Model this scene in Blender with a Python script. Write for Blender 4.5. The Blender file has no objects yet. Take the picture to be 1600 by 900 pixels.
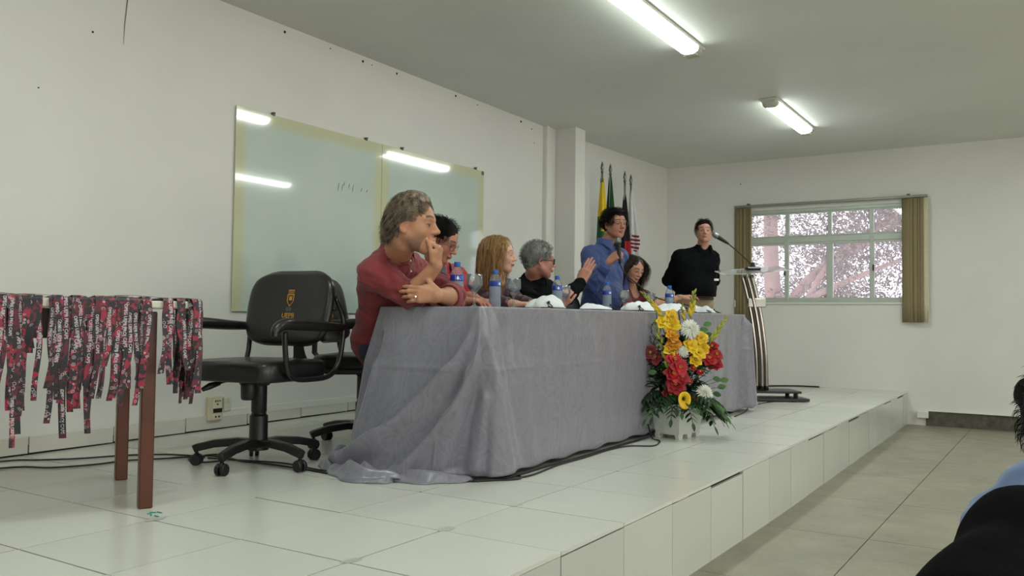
import bpy, bmesh, math, random
import numpy as np
from mathutils import Vector, Matrix
C = bpy.context.scene.collection
SC = bpy.context.scene
random.seed(7)
PI = math.pi

# ---------------------------------------------------------------- camera
cd = bpy.data.cameras.new('camera'); cam = bpy.data.objects.new('camera', cd); C.objects.link(cam)
cd.sensor_width = 36.0; cd.lens = 1333.8 / 1600 * 36.0; cd.clip_start = 0.05; cd.clip_end = 200
_r = Vector((0.53498, -0.84479, 0.01116)); _u = Vector((-0.03588, -0.00951, 0.99931)); _f = Vector((0.8441, 0.53501, 0.0354))
cam.matrix_world = Matrix(((_r.x, _u.x, -_f.x, -2.2929), (_r.y, _u.y, -_f.y, -1.2703), (_r.z, _u.z, -_f.z, 0.7065), (0, 0, 0, 1)))
SC.camera = cam

# ---------------------------------------------------------------- exposure and sky
SC.view_settings.view_transform = 'Standard'; SC.view_settings.look = 'None'
SC.view_settings.exposure = -0.08; SC.view_settings.gamma = 1.0; SC.view_settings.use_curve_mapping = False
W = bpy.data.worlds.new('sky'); SC.world = W; W.use_nodes = True
_bg = W.node_tree.nodes['Background']; _bg.inputs[0].default_value = (0.93, 0.95, 1.0, 1); _bg.inputs[1].default_value = 2.6

LAMP_W = 9.5      # watts of each ceiling lamp
DAY_W = 36.0      # daylight through each window of the right wall
def area(name, loc, rot, sx, sy, w, col):
    l = bpy.data.lights.new(name, 'AREA'); l.shape = 'RECTANGLE'; l.size = sx; l.size_y = sy; l.energy = w; l.color = col
    o = bpy.data.objects.new(name, l); C.objects.link(o); o.location = loc; o.rotation_euler = rot
    return o
# daylight entering by the windows of the audience side (outside the frame)
for x in (-4.4, -1.2, 2.0, 5.2):
    area('window_daylight', (x, -5.92, 1.0), (PI/2, 0, 0), 2.0, 1.2, DAY_W*(1.45 if x < 0 else .8), (1.0, 0.905, 0.86))

# ---------------------------------------------------------------- helpers
def empty(name, loc=(0, 0, 0), rotz=0.0):
    o = bpy.data.objects.new(name, None); C.objects.link(o); o.location = loc; o.rotation_euler = (0, 0, rotz)
    o.empty_display_size = 0.05
    return o
def tag(o, label=None, cat=None, group=None, kind=None):
    if label: o['label'] = label
    if cat: o['category'] = cat
    if group: o['group'] = group
    if kind: o['kind'] = kind
    return o
def thing(name, label, cat, loc=(0, 0, 0), rotz=0.0, group=None):
    return tag(empty(name, loc, rotz), label, cat, group)
def copy_tree(o, parent=None):
    c = o.copy(); C.objects.link(c)
    if parent is not None: c.parent = parent
    for ch in list(o.children): copy_tree(ch, c)
    return c

class MB:
    """collects vertices and faces for one mesh"""
    def __init__(s): s.v = []; s.f = []; s.m = []; s.uv = []; s.mi = 0
    def add(s, vs, fs):
        b = len(s.v); s.v += [tuple(p) for p in vs]
        for f in fs: s.f.append(tuple(b + i for i in f)); s.m.append(s.mi)
        return s
    def box(s, c, d, rot=None, bev=0.0):
        x, y, z = d[0]/2, d[1]/2, d[2]/2
        if bev <= 0:
            vs = [Vector((sx*x, sy*y, sz*z)) for sx in (-1, 1) for sy in (-1, 1) for sz in (-1, 1)]
            fs = [(0,1,3,2), (4,6,7,5), (0,4,5,1), (2,3,7,6), (0,2,6,4), (1,5,7,3)]
        else:
            b = min(bev, x*.95, y*.95, z*.95); vs = []
            for sx in (-1, 1):
                for sy in (-1, 1):
                    for sz in (-1, 1):
                        vs += [Vector((sx*x, sy*(y-b), sz*(z-b))), Vector((sx*(x-b), sy*y, sz*(z-b))), Vector((sx*(x-b), sy*(y-b), sz*z))]
            def i(sx, sy, sz, k): return ((sx > 0)*4 + (sy > 0)*2 + (sz > 0))*3 + k
            fs = []
            for a in (-1, 1):
                fs.append([i(a,-1,-1,0), i(a,1,-1,0), i(a,1,1,0), i(a,-1,1,0)])
                fs.append([i(-1,a,-1,1), i(1,a,-1,1), i(1,a,1,1), i(-1,a,1,1)])
                fs.append([i(-1,-1,a,2), i(1,-1,a,2), i(1,1,a,2), i(-1,1,a,2)])
            for a in (-1, 1):
                for b2 in (-1, 1):
                    fs.append([i(a,b2,-1,0), i(a,b2,1,0), i(a,b2,1,1), i(a,b2,-1,1)])
                    fs.append([i(a,-1,b2,0), i(a,1,b2,0), i(a,1,b2,2), i(a,-1,b2,2)])
                    fs.append([i(-1,a,b2,1), i(1,a,b2,1), i(1,a,b2,2), i(-1,a,b2,2)])
                    for c2 in (-1, 1): fs.append([i(a,b2,c2,0), i(a,b2,c2,1), i(a,b2,c2,2)])
        c = Vector(c)
        if rot is not None: vs = [rot @ v for v in vs]
        return s.add([v + c for v in vs], fs)
    def prism(s, poly, z0, z1):
        n = len(poly); vs = [(p[0], p[1], z0) for p in poly] + [(p[0], p[1], z1) for p in poly]
        fs = [tuple(range(n))[::-1], tuple(range(n, 2*n))] + [(i, (i+1) % n, n+(i+1) % n, n+i) for i in range(n)]
        return s.add(vs, fs)
    def tube(s, pts, r, n=8, cap=True, flat=None):
        pts = [Vector(p) for p in pts]; m = len(pts)
        rs = r if isinstance(r, (list, tuple)) else [r]*m
        t0 = (pts[1]-pts[0]).normalized(); a = Vector((0, 0, 1)) if abs(t0.z) < .9 else Vector((1, 0, 0))
        if flat is not None: a = Vector(flat)
        nrm = t0.cross(a).normalized(); vs = []
        for i, p in enumerate(pts):
            t = (pts[min(i+1, m-1)] - pts[max(i-1, 0)])
            t = t.normalized() if t.length > 1e-9 else t0
            nrm = (nrm - t*nrm.dot(t)); nrm = nrm.normalized() if nrm.length > 1e-6 else t.orthogonal().normalized()
            b = t.cross(nrm)
            for k in range(n):
                an = 2*PI*k/n; vs.append(p + (nrm*math.cos(an) + b*math.sin(an))*rs[i])
        fs = [(i*n+k, i*n+(k+1) % n, (i+1)*n+(k+1) % n, (i+1)*n+k) for i in range(m-1) for k in range(n)]
        if cap: fs += [tuple(range(n))[::-1], tuple(range((m-1)*n, m*n))]
        return s.add(vs, fs)
    def strip(s, pts, sides, w, th):
        """flat bar along pts: sides = width directions"""
        vs = []; m = len(pts)
        for i, p in enumerate(pts):
            p = Vector(p); t = (Vector(pts[min(i+1, m-1)]) - Vector(pts[max(i-1, 0)])).normalized()
            sd = Vector(sides[i] if isinstance(sides, list) else sides).normalized(); n = t.cross(sd).normalized()
            ww = w[i] if isinstance(w, (list, tuple)) else w
            vs += [p+sd*ww/2+n*th/2, p-sd*ww/2+n*th/2, p-sd*ww/2-n*th/2, p+sd*ww/2-n*th/2]
        fs = [(i*4+k, i*4+(k+1) % 4, (i+1)*4+(k+1) % 4, (i+1)*4+k) for i in range(m-1) for k in range(4)]
        fs += [(3, 2, 1, 0), tuple(range((m-1)*4, m*4))]
        return s.add(vs, fs)
    def lathe(s, prof, n=24, c=(0, 0, 0), axis=None, cap=True):
        vs = []; m = len(prof); c = Vector(c)
        q = Vector((0, 0, 1)).rotation_difference(Vector(axis)).to_matrix() if axis is not None else None
        for r, z in prof:
            for k in range(n):
                p = Vector((r*math.cos(2*PI*k/n), r*math.sin(2*PI*k/n), z))
                vs.append((q @ p if q else p) + c)
        fs = [(i*n+k, i*n+(k+1) % n, (i+1)*n+(k+1) % n, (i+1)*n+k) for i in range(m-1) for k in range(n)]
        if cap:
            if prof[0][0] > 1e-5: fs.append(tuple(range(n))[::-1])
            if prof[-1][0] > 1e-5: fs.append(tuple(range((m-1)*n, m*n)))
        return s.add(vs, fs)
    def ball(s, c, r, n=12, m=8, rot=None):
        r = r if isinstance(r, (tuple, list)) else (r, r, r); vs = []; c = Vector(c)
        for i in range(m+1):
            a = PI*i/m
            for k in range(n):
                p = Vector((r[0]*math.sin(a)*math.cos(2*PI*k/n), r[1]*math.sin(a)*math.sin(2*PI*k/n), r[2]*math.cos(a)))
                vs.append((rot @ p if rot else p) + c)
        fs = [(i*n+k, (i+1)*n+k, (i+1)*n+(k+1) % n, i*n+(k+1) % n) for i in range(m) for k in range(n)]
        return s.add(vs, fs)
    def grid(s, fn, nu, nv, closed_u=False):
        vs = [fn(i/nu, j/nv) for i in range(nu+1) for j in range(nv+1)]
        fs = [(i*(nv+1)+j, (i+1)*(nv+1)+j, (i+1)*(nv+1)+j+1, i*(nv+1)+j+1) for i in range(nu) for j in range(nv)]
        return s.add(vs, fs)
    def mesh(s, name, mats, smooth=False, uv=None):
        me = bpy.data.meshes.new(name); me.from_pydata(s.v, [], s.f)
        mats = mats if isinstance(mats, (list, tuple)) else [mats]
        for m in mats: me.materials.append(m)
        if len(mats) > 1: me.polygons.foreach_set('material_index', s.m)
        if smooth: me.polygons.foreach_set('use_smooth', [True]*len(me.polygons))
        bm = bmesh.new(); bm.from_mesh(me)
        bmesh.ops.remove_doubles(bm, verts=bm.verts, dist=1e-6)
        bmesh.ops.recalc_face_normals(bm, faces=bm.faces); bm.to_mesh(me); bm.free()
        me.update(); return me
    def build(s, name, mats, parent=None, smooth=False, loc=None, label=None, sharp=None):
        me = s.mesh(name, mats, smooth)
        if sharp is not None and smooth: me.set_sharp_from_angle(angle=math.radians(sharp))
        return link(name, me, parent, loc, label)
def link(name, me, parent=None, loc=None, label=None):
    o = bpy.data.objects.new(name, me); C.objects.link(o)
    if parent is not None: o.parent = parent
    if loc is not None: o.location = loc
    if label: o['label'] = label
    return o
def subsurf(o, n=1):
    m = o.modifiers.new('smooth', 'SUBSURF'); m.levels = n; m.render_levels = n; return o
def rotz(a): return Matrix.Rotation(a, 3, 'Z')
def rotx(a): return Matrix.Rotation(a, 3, 'X')
def roty(a): return Matrix.Rotation(a, 3, 'Y')
def bez(p0, p1, p2, p3, n):
    p0, p1, p2, p3 = map(Vector, (p0, p1, p2, p3)); out = []
    for i in range(n+1):
        t = i/n; out.append(p0*(1-t)**3 + p1*3*t*(1-t)**2 + p2*3*t*t*(1-t) + p3*t**3)
    return out
def catmull(P, n=6):
    P = [Vector(p) for p in P]; Q = [P[0]*2-P[1]] + P + [P[-1]*2-P[-2]]; out = []
    for i in range(1, len(Q)-2):
        for k in range(n):
            t = k/n; a, b, c, d = Q[i-1:i+3]
            out.append(.5*((2*b) + (c-a)*t + (2*a-5*b+4*c-d)*t*t + (3*b-a-3*c+d)*t**3))
    out.append(P[-1]); return out

# ---------------------------------------------------------------- materials
class NT:
    def __init__(s, name):
        s.m = bpy.data.materials.new(name); s.m.use_nodes = True; s.t = s.m.node_tree
        s.b = s.t.nodes['Principled BSDF']; s.co = None
    def n(s, typ, **kw):
        nd = s.t.nodes.new(typ)
        for k, v in kw.items():
            if k.startswith('i_'):
                key = k[2:]; key = int(key) if key.isdigit() else key.replace('_', ' ')
                nd.inputs[key].default_value = v
            else: setattr(nd, k, v)
        return nd
    def l(s, a, b): s.t.links.new(a, b)
    def coord(s, kind='Object', scale=(1, 1, 1)):
        tc = s.n('ShaderNodeTexCoord'); mp = s.n('ShaderNodeMapping'); mp.inputs['Scale'].default_value = scale
        s.l(tc.outputs[kind], mp.inputs[0]); return mp.outputs[0]
    def noise(s, co, scale, detail=3, rough=.55, dist=0):
        nd = s.n('ShaderNodeTexNoise'); nd.inputs['Scale'].default_value = scale; nd.inputs['Detail'].default_value = detail
        nd.inputs['Roughness'].default_value = rough; nd.inputs['Distortion'].default_value = dist
        s.l(co, nd.inputs['Vector']); return nd.outputs[0]
    def ramp(s, fac, stops, interp='LINEAR'):
        nd = s.n('ShaderNodeValToRGB'); cr = nd.color_ramp; cr.interpolation = interp
        while len(cr.elements) < len(stops): cr.elements.new(.5)
        for e, (p, c) in zip(cr.elements, stops): e.position = p; e.color = (c, c, c, 1) if not hasattr(c, '__len__') else (*c[:3], 1)
        s.l(fac, nd.inputs[0]); return nd.outputs[0]
    def mix(s, fac, a, b, mode='MIX'):
        nd = s.n('ShaderNodeMix', data_type='RGBA', blend_type=mode)
        for x, idx in ((fac, 0), (a, 6), (b, 7)):
            if hasattr(x, 'is_linked') or hasattr(x, 'links'): s.l(x, nd.inputs[idx])
            elif idx == 0: nd.inputs[0].default_value = x
            else: nd.inputs[idx].default_value = (*x[:3], 1)
        return nd.outputs[2]
    def math(s, op, a, b=None):
        nd = s.n('ShaderNodeMath', operation=op)
        for i, x in enumerate((a, b)):
            if x is None: continue
            if hasattr(x, 'links'): s.l(x, nd.inputs[i])
            else: nd.inputs[i].default_value = x
        return nd.outputs[0]
    def bump(s, h, strength=.3, dist=.01):
        nd = s.n('ShaderNodeBump'); nd.inputs['Strength'].default_value = strength; nd.inputs['Distance'].default_value = dist
        s.l(h, nd.inputs['Height']); s.l(nd.outputs[0], s.b.inputs['Normal'])
    def set(s, color=None, rough=None, metal=None, **kw):
        def put(key, v):
            if hasattr(v, 'links'): s.l(v, s.b.inputs[key])
            elif hasattr(v, '__len__'): s.b.inputs[key].default_value = (*v[:3], 1)
            else: s.b.inputs[key].default_value = v
        if color is not None: put('Base Color', color)
        if rough is not None: put('Roughness', rough)
        if metal is not None: put('Metallic', metal)
        for k, v in kw.items(): put(k.replace('_', ' '), v)
        return s
def srgb(r, g=None, b=None):
    if g is None: g = b = r
    def f(c):
        c /= 255.0; return c/12.92 if c <= .04045 else ((c+.055)/1.055)**2.4
    return (f(r), f(g), f(b))
def mat(name, col, rough=.5, metal=0.0, var=.08, vscale=8, bump=0.0, bscale=120, coord='Object', **kw):
    t = NT(name); co = t.coord(coord); nz = t.noise(co, vscale, 4)
    fac = t.ramp(nz, [(.3, 0.0), (.7, 1.0)])
    c1 = tuple(min(1, c*(1-var)) for c in col); c2 = tuple(min(1, c*(1+var)) for c in col)
    t.set(color=t.mix(fac, c1, c2), rough=rough, metal=metal, **kw)
    if bump > 0: t.bump(t.noise(co, bscale, 3), bump, .002)
    return t.m
# ---------------------------------------------------------------- shared materials
def m_wall(name, col):
    t = NT(name); co = t.coord()
    a = t.ramp(t.noise(co, 1.1, 3, .6), [(.25, 0.0), (.75, 1.0)])
    c = t.mix(a, tuple(x*.94 for x in col), tuple(x*1.03 for x in col))
    scuff = t.ramp(t.noise(co, 3.3, 8, .75, .6), [(.66, 0.0), (.80, 1.0)])
    c = t.mix(t.math('MULTIPLY', scuff, .22), c, tuple(x*.55 for x in col))
    t.set(color=c, rough=.62); t.bump(t.noise(co, 38, 4), .12, .004); return t.m
M_WALL = m_wall('wall_paint', srgb(221, 220, 215)); M_CEIL = m_wall('ceiling_paint', srgb(218, 220, 213))
def m_tile(name, col, speck=.5):
    t = NT(name); co = t.coord('Object')
    a = t.noise(co, 2.2, 2)
    c = t.mix(a, tuple(x*.93 for x in col), col)
    vo = t.n('ShaderNodeTexVoronoi'); vo.inputs['Scale'].default_value = 130; t.l(co, vo.inputs['Vector']); sp = t.ramp(vo.outputs['Distance'], [(.16, 1.0), (.24, 0.0)])
    c = t.mix(t.math('MULTIPLY', sp, speck*.3), c, tuple(x*.62 for x in col))
    info = t.n('ShaderNodeObjectInfo'); rnd = t.ramp(info.outputs['Random'], [(0, .93), (1, 1.0)])
    c = t.mix(1.0, c, rnd, 'MULTIPLY')
    t.set(color=c, rough=.22); return t.m
M_TILE = m_tile('speckled_white_tile', srgb(221, 221, 213)); M_RISER = m_tile('speckled_riser_tile', srgb(205, 207, 200))
M_GROUT = mat('dark_joint', srgb(26, 24, 22), .8, var=.2)
M_PUTTY = mat('grout_smear', srgb(176, 176, 168), .7, var=.1)
def m_slab():
    t = NT('worn_concrete_slab'); co = t.coord('Object')
    a = t.ramp(t.noise(co, 1.6, 5, .6, .4), [(.3, 0.0), (.7, 1.0)])
    c = t.mix(a, srgb(130, 127, 111), srgb(155, 151, 133))
    b = t.ramp(t.noise(co, 60, 4, .7), [(.35, 0.0), (.7, 1.0)])
    c = t.mix(t.math('MULTIPLY', b, .35), c, srgb(120, 117, 100))
    st = t.ramp(t.noise(co, 4, 6, .7, 1.2), [(.58, 0.0), (.72, 1.0)])
    c = t.mix(t.math('MULTIPLY', st, .3), c, srgb(112, 108, 92))
    t.set(color=c, rough=t.ramp(t.noise(co, 7, 4), [(.3, .34), (.75, .5)])); t.bump(t.noise(co, 40, 3), .08, .003); return t.m
M_SLAB = m_slab()
M_BLACK = mat('black_plastic', srgb(22, 22, 23), .42, var=.15)
M_RUBBER = mat('black_rubber_cable', srgb(18, 18, 19), .5)
M_STEEL = mat('chrome', srgb(205, 203, 198), .14, 1.0, var=.05)
M_ALU = mat('grey_painted_aluminium', srgb(188, 196, 188), .45, .2, var=.05)

def cl(v): return max(0.0, min(1.0, v))
def zs(x, y):   # the stage is not quite level
    return -.05*cl((x-2.5)/5.4) + .02*cl((y-1.5)/1.5)*cl(x/2.5)
def ye(x, y): return y + .09*cl((x-2.5)/5.4)*(1 - cl(y/3.05))
def zf(x): return -.34 - .0095*(x-1.3)
XB = 7.97; ZC = 2.645; YW = 3.05

# ---------------------------------------------------------------- walls and ceiling
def struct(o, kind='structure'): o['kind'] = kind; return o
b = MB(); b.prism([(-6.2, YW), (5.27, YW), (5.27, YW+.2), (-6.2, YW+.2)], -.6, ZC+.1)
b.prism([(5.27, YW+.0), (5.48, YW), (5.6, 3.045), (XB+.2, 2.885), (XB+.2, 3.3), (5.27, YW+.2)], -.6, ZC+.1)
wl = struct(b.build('wall_left', M_WALL))
b = MB(); b.box((5.375, 2.95, 1.0), (.21, .34, 3.3), bev=.006); struct(b.build('trim_1', M_WALL))
b = MB(); b.box((5.175, 3.035, 1.3), (.19, .05, 2.7), bev=.006); b.box((5.10, 3.02, 1.3), (.035, .035, 2.7), bev=.004); struct(b.build('trim_2', M_WALL))
# holes in the wall, built as dark discs with their shade in the colour
M_HOLE = mat('hole_shade', srgb(30, 28, 26), .8)
for x, z, r in ((1.65, 2.602, .010), (2.075, 2.607, .005), (2.415, 2.604, .010), (2.514, 2.601, .004), (2.804, 2.61, .009), (3.584, 2.611, .010), (3.913, 2.605, .005), (4.651, 2.604, .012), (4.85, 2.57, .006), (.31, 2.21, .006), (.032, 1.844, .004), (4.9, 2.44, .005)):
    b = MB(); b.lathe([(r, 0), (r*.6, .006), (0, .007)], 10, (x, YW, z), (0, -1, 0)); b.build('wall_hole', M_HOLE, wl)
b = MB(); b.tube([(.515, YW-.001, 2.64), (.505, YW-.001, 2.45), (.492, YW-.001, 2.30), (.489, YW-.001, 2.19)], [.004, .004, .003, .001], 5); b.build('crack', mat('crack_shade', srgb(120, 116, 108), .9), wl)

wy0, wy1, wz0, wz1 = -.03, 1.865, .93, 2.035
b = MB(); T = .16; xc = XB + T/2
b.box((xc, (-6.2+wy0)/2, 1.0), (T, wy0+6.2, 3.4)); b.box((xc, (wy1+3.3)/2, 1.0), (T, 3.3-wy1, 3.4))
b.box((xc, (wy0+wy1)/2, (wz0-.7)/2), (T, wy1-wy0, wz0+.7)); b.box((xc, (wy0+wy1)/2, (wz1+2.7)/2), (T, wy1-wy0, 2.7-wz1))
wb = struct(b.build('wall_back', M_WALL))
b = MB(); b.lathe([(.007, 0), (.004, .008), (0, .009)], 8, (XB, 1.943, 2.375), (-1, 0, 0)); b.build('wall_hole', M_HOLE, wb)
b = MB(); b.box((1.0, -1.5, ZC+.06), (14.6, 9.6, .12)); struct(b.build('ceiling', M_CEIL))
b = MB(); b.box((-6.2, -1.5, 1.0), (.16, 9.6, 3.4)); struct(b.build('wall_front', M_WALL))
# the audience side wall, with its row of windows, is behind the frame
b = MB(); b.box((1.0, -6.15, .1), (14.6, .16, 1.3)); b.box((1.0, -6.15, 2.3), (14.6, .16, .8)); b.box((1.0, -6.15, 1.3), (14.6, .16, 1.2)); struct(b.build('wall_right', M_WALL))

# baseboards: speckled tile pieces along the stage, dark bare strip along the floor
M_BASE = m_tile('speckled_base_tile', srgb(214, 212, 203))
base = struct(empty('baseboard_left'), 'structure')
x = -2.7
i = 0
while x < 4.9:
    z0 = zs(x+.22, 3.0); b = MB(); b.box((x+.2275, YW-.006, z0+.049), (.449, .012, .082), bev=.002); b.build('tile', M_BASE, base); x += .4555
b = MB(); b.box((1.1, YW-.002, .0), (7.8, .006, .10)); b.build('joint', M_GROUT, base)
b = MB(); b.prism([(1.2, 3.036), (3.9, 3.036), (3.9, YW), (1.2, YW)], .085, .125); b.build('plaster_lip', M_WALL, base)
bb = struct(empty('baseboard_back'))
b = MB()
n = 30
b.box((XB-.006, -3.1, -.33), (.012, 6.0, .17)); b.build('bare_strip', mat('bare_dirty_concrete', srgb(84, 82, 72), .9, var=.35, vscale=14, bump=.4, bscale=60), bb)
b = MB(); b.box((XB-.014, -3.1, -.243), (.028, 6.0, .012), bev=.003); b.build('plaster_lip', M_WALL, bb)
b = MB(); b.box((XB-.03, -.07, -.285), (.05, .11, .075), bev=.004); b.build('plaster_block', M_WALL, bb)

# ---------------------------------------------------------------- floor slabs
fl = struct(empty('floor'))
b = MB(); b.add([(-6.2, -6.2, zf(-6.2)-.012), (8.1, -6.2, zf(8.1)-.012), (8.1, 3.2, zf(8.1)-.012), (-6.2, 3.2, zf(-6.2)-.012)], [(0, 1, 2, 3)])
b.build('joint_bed', mat('floor_joint', srgb(98, 94, 81), .9, var=.2), fl)
ys = [.30, -.50, -1.5, -2.5, -3.5, -4.5, -5.5, -6.1]
for i in range(-6, 8):
    x0, x1 = i + .18, min(i + 1.18, XB)
    for j in range(len(ys)-1):
        ya, yb = ys[j], ys[j+1]; g = .0035
        sk = lambda x: -.0055*(x-2)
        b = MB(); g = .0025; p = [(x0+g, yb+g+sk(x0)), (x1-g, yb+g+sk(x1)), (x1-g, ya-g+(sk(x1) if j else 0)), (x0+g, ya-g+(sk(x0) if j else 0))]
        vs = [(a, c, zf(a)) for a, c in p] + [(a, c, zf(a)-.015) for a, c in p]
        b.add(vs, [(0, 1, 2, 3), (0, 4, 5, 1), (1, 5, 6, 2), (2, 6, 7, 3), (3, 7, 4, 0)])
        b.build('slab', M_SLAB, fl)

# ---------------------------------------------------------------- the stage
st = struct(empty('floor_stage'))
b = MB(); X0 = -2.7
def sv(x, y, dz): return (x, ye(x, y), zs(x, y)+dz)
nx = 40
for i in range(nx):
    xa = X0 + (XB-X0)*i/nx; xb = X0 + (XB-X0)*(i+1)/nx
    b.add([sv(xa, .012, -.010), sv(xb, .012, -.010), (xb, YW+.02, zs(xb, 0)-.010), (xa, YW+.02, zs(xa, 0)-.010),
           (xa, ye(xa, .012), -.46), (xb, ye(xb, .012), -.46)], [(0, 1, 2, 3), (0, 4, 5, 1)])
b.build('stage_body', M_GROUT, st)
P = .45; g = .0036
rng = random.Random(3)
for i in range(-6, 18):
    x0, x1 = i*P, min((i+1)*P, XB)
    for j in range(7):
        y0, y1 = j*P, min((j+1)*P, YW)
        if i < -2 and j < 1: pass
        gg = [g*rng.choice((.45, .8, 1, 1.2)) for _ in range(4)]
        c = [(x0+gg[0], y0+(gg[1] if j else -.004)), (x1-gg[2], y0+(gg[1] if j else -.004)), (x1-gg[2], y1-gg[3]), (x0+gg[0], y1-gg[3])]
        dz = rng.uniform(-.0008, .0008)
        vs = [sv(a, q, dz) for a, q in c] + [sv(a, q, -.012) for a, q in c]
        b = MB(); b.add(vs, [(0, 1, 2, 3), (0, 4, 5, 1), (1, 5, 6, 2), (2, 6, 7, 3), (3, 7, 4, 0)])
        b.build('tile', M_TILE, st)
    # riser tile below the edge
    x0, x1 = i*P, min((i+1)*P, XB); dy = rng.uniform(0, .003); gap = rng.choice((.010, .018, .024, .013, .011)); k = rng.choice((.0018, .0026, .0035))
    q = [(x0+k, zf(x0)-.01), (x1-k, zf(x1)-.01), (x1-k, zs(x1, 0)-.004-gap), (x0+k, zs(x0, 0)-.004-gap)]
    vs = [(a, ye(a, 0)-.001-dy, z) for a, z in q] + [(a, ye(a, 0)+.014, z) for a, z in q]
    b = MB(); b.add(vs, [(0, 3, 2, 1), (0, 1, 5, 4), (1, 2, 6, 5), (2, 3, 7, 6), (3, 0, 4, 7)])
    b.build('riser_tile', M_RISER, st)
# smeared grout at some tile corners
for (i, j, r) in ((0, 1, .05), (-1, 1, .045), (-1, 3, .05), (1, 1, .035), (3, 1, .02), (1, 2, .02), (0, 3, .02)):
    pts = []
    for k in range(14):
        a = 2*PI*k/14; rr = r*rng.uniform(.5, 1.0); pts.append((i*P + rr*1.0*math.cos(a)+.02, j*P + rr*.55*math.sin(a)))
    b = MB(); b.prism(pts, .0006, .0018); b.build('grout_smear', M_PUTTY, st)
for i in (1, 2, 5, 6, 8):
    b = MB(); b.box((i*P+.12, ye(i*P, 0)+.002, zs(i*P, 0)-.012), (.11, .004, .012), bev=.002); b.build('grout_smear', M_PUTTY, st)
b = MB()
for k in range(5):
    a = .3 + k*.75; b.tube([(-.39+.02*math.cos(a), 1.40+.035*math.sin(a), .0012), (-.39+.028*math.cos(a+.5), 1.40+.05*math.sin(a+.5), .0012)], .003, 5)
b.build('paint_mark', mat('teal_paint', srgb(70, 140, 135), .7), st)

# ---------------------------------------------------------------- the glass writing board
def m_board():
    t = NT('green_backed_glass'); co = t.coord('Object'); sp = t.n('ShaderNodeSeparateXYZ'); t.l(co, sp.inputs[0])
    u = t.n('ShaderNodeTexCoord'); s2 = t.n('ShaderNodeSeparateXYZ'); t.l(u.outputs['Generated'], s2.inputs[0])
    ex = t.math('MINIMUM', s2.outputs[0], t.math('SUBTRACT', 1.0, s2.outputs[0])); ez = t.math('SUBTRACT', 1.0, s2.outputs[2])
    nz = t.math('MULTIPLY', t.math('SUBTRACT', t.noise(co, 7, 4), .5), .035)
    e = t.math('ADD', t.math('MINIMUM', ex, t.math('MULTIPLY', ez, .9)), nz)
    edge = t.ramp(e, [(.035, 1.0), (.075, 0.0)])
    base = t.mix(t.ramp(t.noise(co, 1.5, 3), [(.3, 0.0), (.7, 1.0)]), srgb(188, 203, 196), srgb(198, 210, 203))
    smear = t.ramp(t.noise(co, 5, 6, .7, 1.0), [(.62, 0.0), (.8, 1.0)])
    base = t.mix(t.math('MULTIPLY', smear, .3), base, srgb(192, 202, 192))
    t.set(color=t.mix(edge, base, srgb(199, 201, 168)), rough=.08, Coat_Weight=.6, Coat_Roughness=.02, Specular_IOR_Level=.55)
    return t.m
brd = thing('glass_writing_board', 'long pale green glass writing board fixed to the left wall behind the panel', 'board', (2.63, YW, .73))
M_BOARD = m_board()
for xa, xb in ((1.255, 2.628), (2.632, 4.005)):
    b = MB(); b.box(((xa+xb)/2-2.63, -.012, .645), (xb-xa, .008, 1.29), bev=.001); b.build('glass_panel', M_BOARD, brd)
M_CLIP = mat('clip_metal', srgb(92, 92, 88), .35, .7)
for x in (1.555, 2.45, 2.865, 3.876):
    b = MB(); b.box((x-2.63, -.012, 1.297), (.022, .022, .022), bev=.003); b.lathe([(.006, 0), (.006, .006), (0, .007)], 8, (x-2.63, -.023, 1.303), (0, -1, 0)); b.build('clip', M_CLIP, brd)
b = MB(); b.box((3.985-2.63, -.017, 1.272), (.035, .006, .035), bev=.002); b.build('corner_clip', M_CLIP, brd)
M_MK = mat('old_marker', srgb(138, 150, 140), .6)
for (xx, zz, L) in ((2.20, .90, .05), (2.22, .93, .03), (2.27, .92, .04), (2.31, .91, .06), (2.40, .91, .03), (2.46, .91, .02), (2.16, .90, .06)):
    b = MB(); b.tube([(xx-2.63, -.0165, zz-L/2), (xx+.004-2.63, -.0165, zz), (xx+.012-2.63, -.0165, zz+L/2)], [.0015, .004, .002], 5); b.build('marker_smudge', M_MK, brd)

# ---------------------------------------------------------------- window
win = struct(empty('window_1'))
xw = XB + .045
def bar(y0, y1, z0, z1, d=.05, x=None, name='frame_bar', m=None):
    b = MB(); b.box((x or xw, (y0+y1)/2, (z0+z1)/2), (d, abs(y1-y0), abs(z1-z0)), bev=.004); return b.build(name, m or M_ALU, win)
zt = 1.675
bar(wy0, wy1, wz0, wz0+.035, .07); bar(wy0, wy1, wz1-.04, wz1, .07); bar(wy0, wy0+.035, wz0, wz1, .07); bar(wy1-.035, wy1, wz0, wz1, .07)
bar(wy0, wy1, zt-.04, zt+.03, .065)
cols = (.452, .905, 1.385)
for c in cols: bar(c-.022, c+.022, zt, wz1, .05)
bar(.905-.035, .905+.035, wz0, zt, .055); bar(.452-.03, .452+.018, wz0, zt, .045, XB+.03); bar(1.385-.018, 1.385+.03, wz0, zt, .045, XB+.03)
for y0, y1 in ((wy0+.03, .452), (.452, .905), (.905, 1.385), (1.385, wy1-.03)):
    bar(y0, y1, wz0+.03, wz0+.055, .03, XB+.03, 'sash_bar'); bar(y0, y1, zt-.065, zt-.04, .03, XB+.03, 'sash_bar')
    bar(y0+.015, y1-.015, zt+.03, zt+.045, .03, XB+.03, 'sash_bar'); bar(y0+.015, y1-.015, wz1-.058, wz1-.04, .03, XB+.03, 'sash_bar')
for y, z in ((.43, 1.32), (1.41, 1.28)):
    b = MB(); b.box((XB-.0, y, z), (.02, .016, .07), bev=.004); b.build('latch', M_BLACK, win)
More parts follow.
